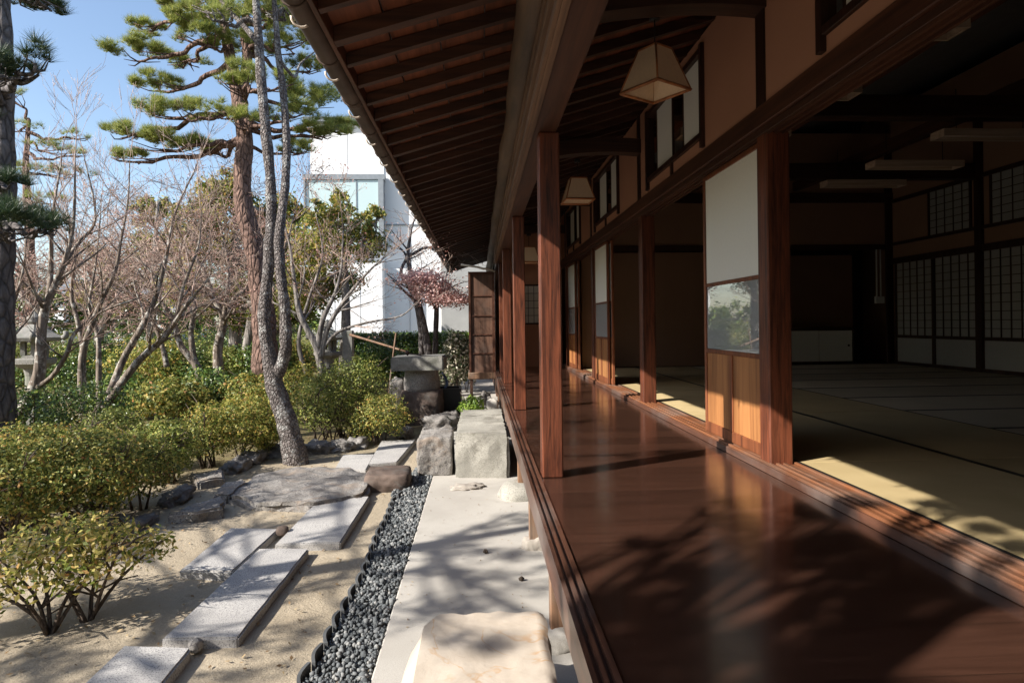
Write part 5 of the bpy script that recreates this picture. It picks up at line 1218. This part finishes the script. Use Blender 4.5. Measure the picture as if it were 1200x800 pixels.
# thin distant pine at left (light needles against sky)
Yq = 16
t = path_px([(40, 420, 0), (36, 340, 0), (34, 260, 0), (30, 200, 0), (34, 140, 0)], Yq)
pine('distant_pine', 'thin distant pine with sparse pads near the left edge', [t], [[0.14, 0.12, 0.10, 0.07, 0.04]], [], [(60, 175, 26, 8, 0), (25, 150, 20, 7, 0), (75, 205, 26, 8, .4), (30, 200, 24, 8, 0), (90, 160, 16, 7, 0), (50, 235, 26, 8, 0), (85, 180, 18, 7, 0), (15, 110, 16, 7, 0)], 'barkred', 'needle', Yq, rng, 13, dens=0.35, tuft=0.16, nw=0.007)
crown_tree('bare-looking tall pale tree far behind the white building roof', 420, 45, 0.2, [(415, 100, 16, 22), (425, 125, 16, 12)], 'leafP', 108, 260, 0.09, barkm='maplebark')

# ------------------------------------------------------------------ stone lanterns, basin, bamboo
def lathe_sq(profile, c, n=6, rot=0.0):
    """profile: (radius,z) list; n-gon solid"""
    V = []; Fc = []
    for r_, z_ in profile:
        for k in range(n):
            a = rot+2*math.pi*k/n; V.append((c[0]+r_*math.cos(a), c[1]+r_*math.sin(a), z_))
    for i in range(len(profile)-1):
        for k in range(n): Fc.append((i*n+k, i*n+(k+1) % n, (i+1)*n+(k+1) % n, (i+1)*n+k))
    Fc.append(tuple(range((len(profile)-1)*n, len(profile)*n))); Fc.append(tuple(reversed(range(n))))
    return V, Fc
def stone_lantern(c, s, lab):
    e = thing('stone_lantern', lab, 'stone lantern', (c[0], c[1], 0), 'stone lanterns')
    def prt(nm, prof, n=6, rot=0): 
        V, Fc = lathe_sq([(r_*s, z_*s) for r_, z_ in prof], c, n, rot); return mesh_obj(nm, V, Fc, M['lantern'], e)
    prt('base', [(0.34, -0.1), (0.34, 0.08), (0.26, 0.16), (0.20, 0.18)])
    prt('shaft', [(0.155, 0.181), (0.14, 0.30), (0.135, 0.70), (0.16, 0.82)], 16)
    prt('platform', [(0.19, 0.821), (0.32, 0.90), (0.33, 0.97), (0.24, 0.985)])
    fb = [(0.20, 0.986), (0.20, 1.03)]
    prt('firebox_floor', fb)
    for k in range(6):
        a = 2*math.pi*k/6; x_, y_ = c[0]+0.165*s*math.cos(a), c[1]+0.165*s*math.sin(a)
        V, Fc = lathe_sq([(0.045*s, 1.0301*s), (0.045*s, 1.24*s)], (x_, y_), 4, a); mesh_obj('firebox_pillar', V, Fc, M['lantern'], e)
    prt('roof', [(0.22, 1.241), (0.42, 1.26), (0.44, 1.31), (0.30, 1.38), (0.12, 1.50), (0.08, 1.52)])
    for k in range(6):
        a = 2*math.pi*k/6; x_, y_ = c[0]+0.43*s*math.cos(a), c[1]+0.43*s*math.sin(a)
        d = Vector((math.cos(a), math.sin(a), 0))
        pts = [Vector((x_, y_, 1.30*s)) + d*0.05*s*math.sin(t)+Vector((0, 0, 0.05*s*(1-math.cos(t)))) for t in (0, .7, 1.4, 2.1, 2.8)]
        tubes('roof_curl', [(pts, [0.045*s, 0.045*s, 0.04*s, 0.03*s, 0.02*s], 8)], M['lantern'], e)
    prt('jewel', [(0.06, 1.521), (0.11, 1.56), (0.10, 1.63), (0.05, 1.68), (0.01, 1.73)], 14)
p_ = pZ(42, 492, 0); 
stone_lantern((p_.x, p_.y), 0.97, 'tall stone lantern with curled roof standing behind the left maple')
p_ = pY(384, 400, 13.5)
stone_lantern((p_.x, 13.5), 0.88, 'small mossy stone lantern right of the budding tree, beside the stone gate post')
Yg = 11.5
def pxbox(name, x0_, x1_, y0_, y1_, Y, dep, mat, parent=None, bev=0.01):
    a = pY(x0_, y1_, Y); b = pY(x1_, y0_, Y); return box(name, a.x, b.x, Y, Y+dep, a.z, b.z, mat, parent, bev)
a = pY(402, 470, Yg); b = pY(413, 387, Yg)
o = box('stone_post', a.x, b.x, Yg, Yg+0.15, -0.1, b.z, M['lantern'], None, 0.012); tag(o, 'square pale stone post carrying the end of the slanting bamboo rail', 'post')
o = tubes('bamboo_rail', [smooth_path([pY(410, 392, Yg-0.02), pY(440, 401, Yg-.3), pY(476, 412, Yg-0.6)], [0.022, 0.02, 0.018], 3)+(8,)], M['strut']); tag(o, 'bamboo rail slanting down from the stone post to the basin', 'rail')
o = tubes('bamboo_stake', [([pY(455, 468, 10.9), pY(459, 430, 10.9), pY(464, 390, 10.9)], [0.016, 0.015, 0.013], 8)], M['strut']); tag(o, 'thin upright bamboo stake beside the water basin', 'stake')
# water basin of stacked stones
Yb_ = 9.3
p_ = pY(493, 500, Yb_)
e = thing('water_basin', 'stacked stone water basin: rough boulder, round drum and thick top slab', 'water basin', (p_.x, Yb_, 0))
s_ = Yb_/F; z_ = lambda py: pY(493, py, Yb_).z
blob('boulder_base', (p_.x, Yb_+0.2, (z_(500)+z_(461))/2-0.03), (25*s_, 0.32, (z_(461)-z_(500))/2+0.08), M['redrock'], e, seed=61, amp=0.12, boxy=0.7, sub=4)
V = []; prof = [(0.25, z_(461)), (0.262, z_(456)), (0.262, z_(448)), (0.25, z_(440)), (0.245, z_(434))]
Vv, Fc = lathe_sq(prof, (p_.x, Yb_+0.25), 28); drum = mesh_obj('drum', Vv, Fc, M['greyrock'], e)
a = pY(459, 434, Yb_); b = pY(520, 417, Yb_)
slab('basin_slab', [(a.x, Yb_-0.12), (b.x, Yb_-0.10), (b.x+0.01, Yb_+0.62), (a.x+0.02, Yb_+0.60)], a.z, b.z, M['lantern'], bev=0.02, amp=0.01, parent=e, seed=5, edge_amp=0.015)
o = tubes('bamboo_ladle', [([pY(478, 414, Yb_), pY(506, 418, Yb_)], [0.009, 0.009], 6), ([pY(476, 415, Yb_), pY(479, 412, Yb_)], [0.03, 0.033], 10)], M['postdark']); tag(o, 'dark bamboo ladle lying across the basin slab', 'ladle')
o = blob('basin_side_stone', (*(pY(466, 450, 9.9))[:2], 0.28), (0.12, 0.15, 0.32), M['greyrock'], seed=63, amp=0.15, boxy=0.6, sub=4, floor=-0.05); tag(o, 'upright pale stone left behind the basin drum', 'rock')
a = pY(512, 481, 9.7); b = pY(540, 455, 9.7)
e = thing('black_trough', 'black square water trough on the ground right of the basin', 'trough', (a.x, 9.7, 0))
boxes('trough_wall', [(a.x, b.x, 9.7, 9.73, -0.02, b.z), (a.x, b.x, 10.1, 10.13, -0.02, b.z), (a.x, a.x+0.03, 9.73, 10.1, -0.02, b.z), (b.x-0.03, b.x, 9.73, 10.1, -0.02, b.z)], M['black'], e)
o = tubes('blue_hose', [smooth_path([pY(521, 455, 9.75), pY(524, 449, 9.75), pY(521, 441, 9.8), pY(518, 436, 9.9)], [0.012, 0.02, 0.02, 0.01], 4)+(8,)], plain('blue_plastic', (0.10, 0.16, 0.32), 0.3)); tag(o, 'bit of blue plastic hose above the black trough', 'hose')
for i, (px, py, w_, h_, lb) in enumerate(((515, 500, 20, 9, 'dark jagged rock at the foot of the basin, nearest the slabs'), (528, 492, 14, 7, 'dark rock between the basin and the step block'), (503, 490, 12, 6, 'dark rock tucked under the basin boulder'), (474, 506, 9, 5, 'brown rock left of the basin boulder'), (568, 470, 8, 7, 'round dark rock beneath the veranda corner'))):
    p_ = pZ(px, py+3, 0); s_ = p_.y/F
    o = blob('basin_rock', (p_.x, p_.y, 0.02), (w_*s_, 0.2, h_*s_*1.5), M['rock'], seed=i+70, amp=0.45, boxy=0.3, sub=4, freq=2.0); tag(o, lb, 'rock', 'dark rocks around the basin')
a = pY(577, 470, 9.0)
o = blob('white_stone', (a.x+0.0, 9.0, 0.17), (0.09, 0.09, 0.19), M['concrete'], seed=81, amp=0.12, boxy=0.5, sub=4); tag(o, 'small pale upright stone under the veranda corner behind the step block', 'stone')
o = tubes('downpipe', [([(0.27, 11.02, rel(0.88)), (0.15, 10.98, rel(0.93)), (0.08, 10.95, rel(0.92)), (-0.02, 10.95, rel(0.95)), (-0.3, 10.9, rel(0.99))], [0.018]*5, 8)], M['fluoro'], H_)
# small pine cones and scraps on the concrete
for i, (px, py, lb) in enumerate(((569, 646, 'small dark pine cone on the sunny concrete'), (611, 678, 'dark scrap on the concrete near the veranda edge'))):
    p_ = pZ(px, py, 0.01); o = blob('pine_cone', (p_.x, p_.y, 0.012), (0.014, 0.012, 0.014), M['stembark'], seed=i, amp=0.5, boxy=0.1, sub=2, freq=3); tag(o, lb, 'pine cone')
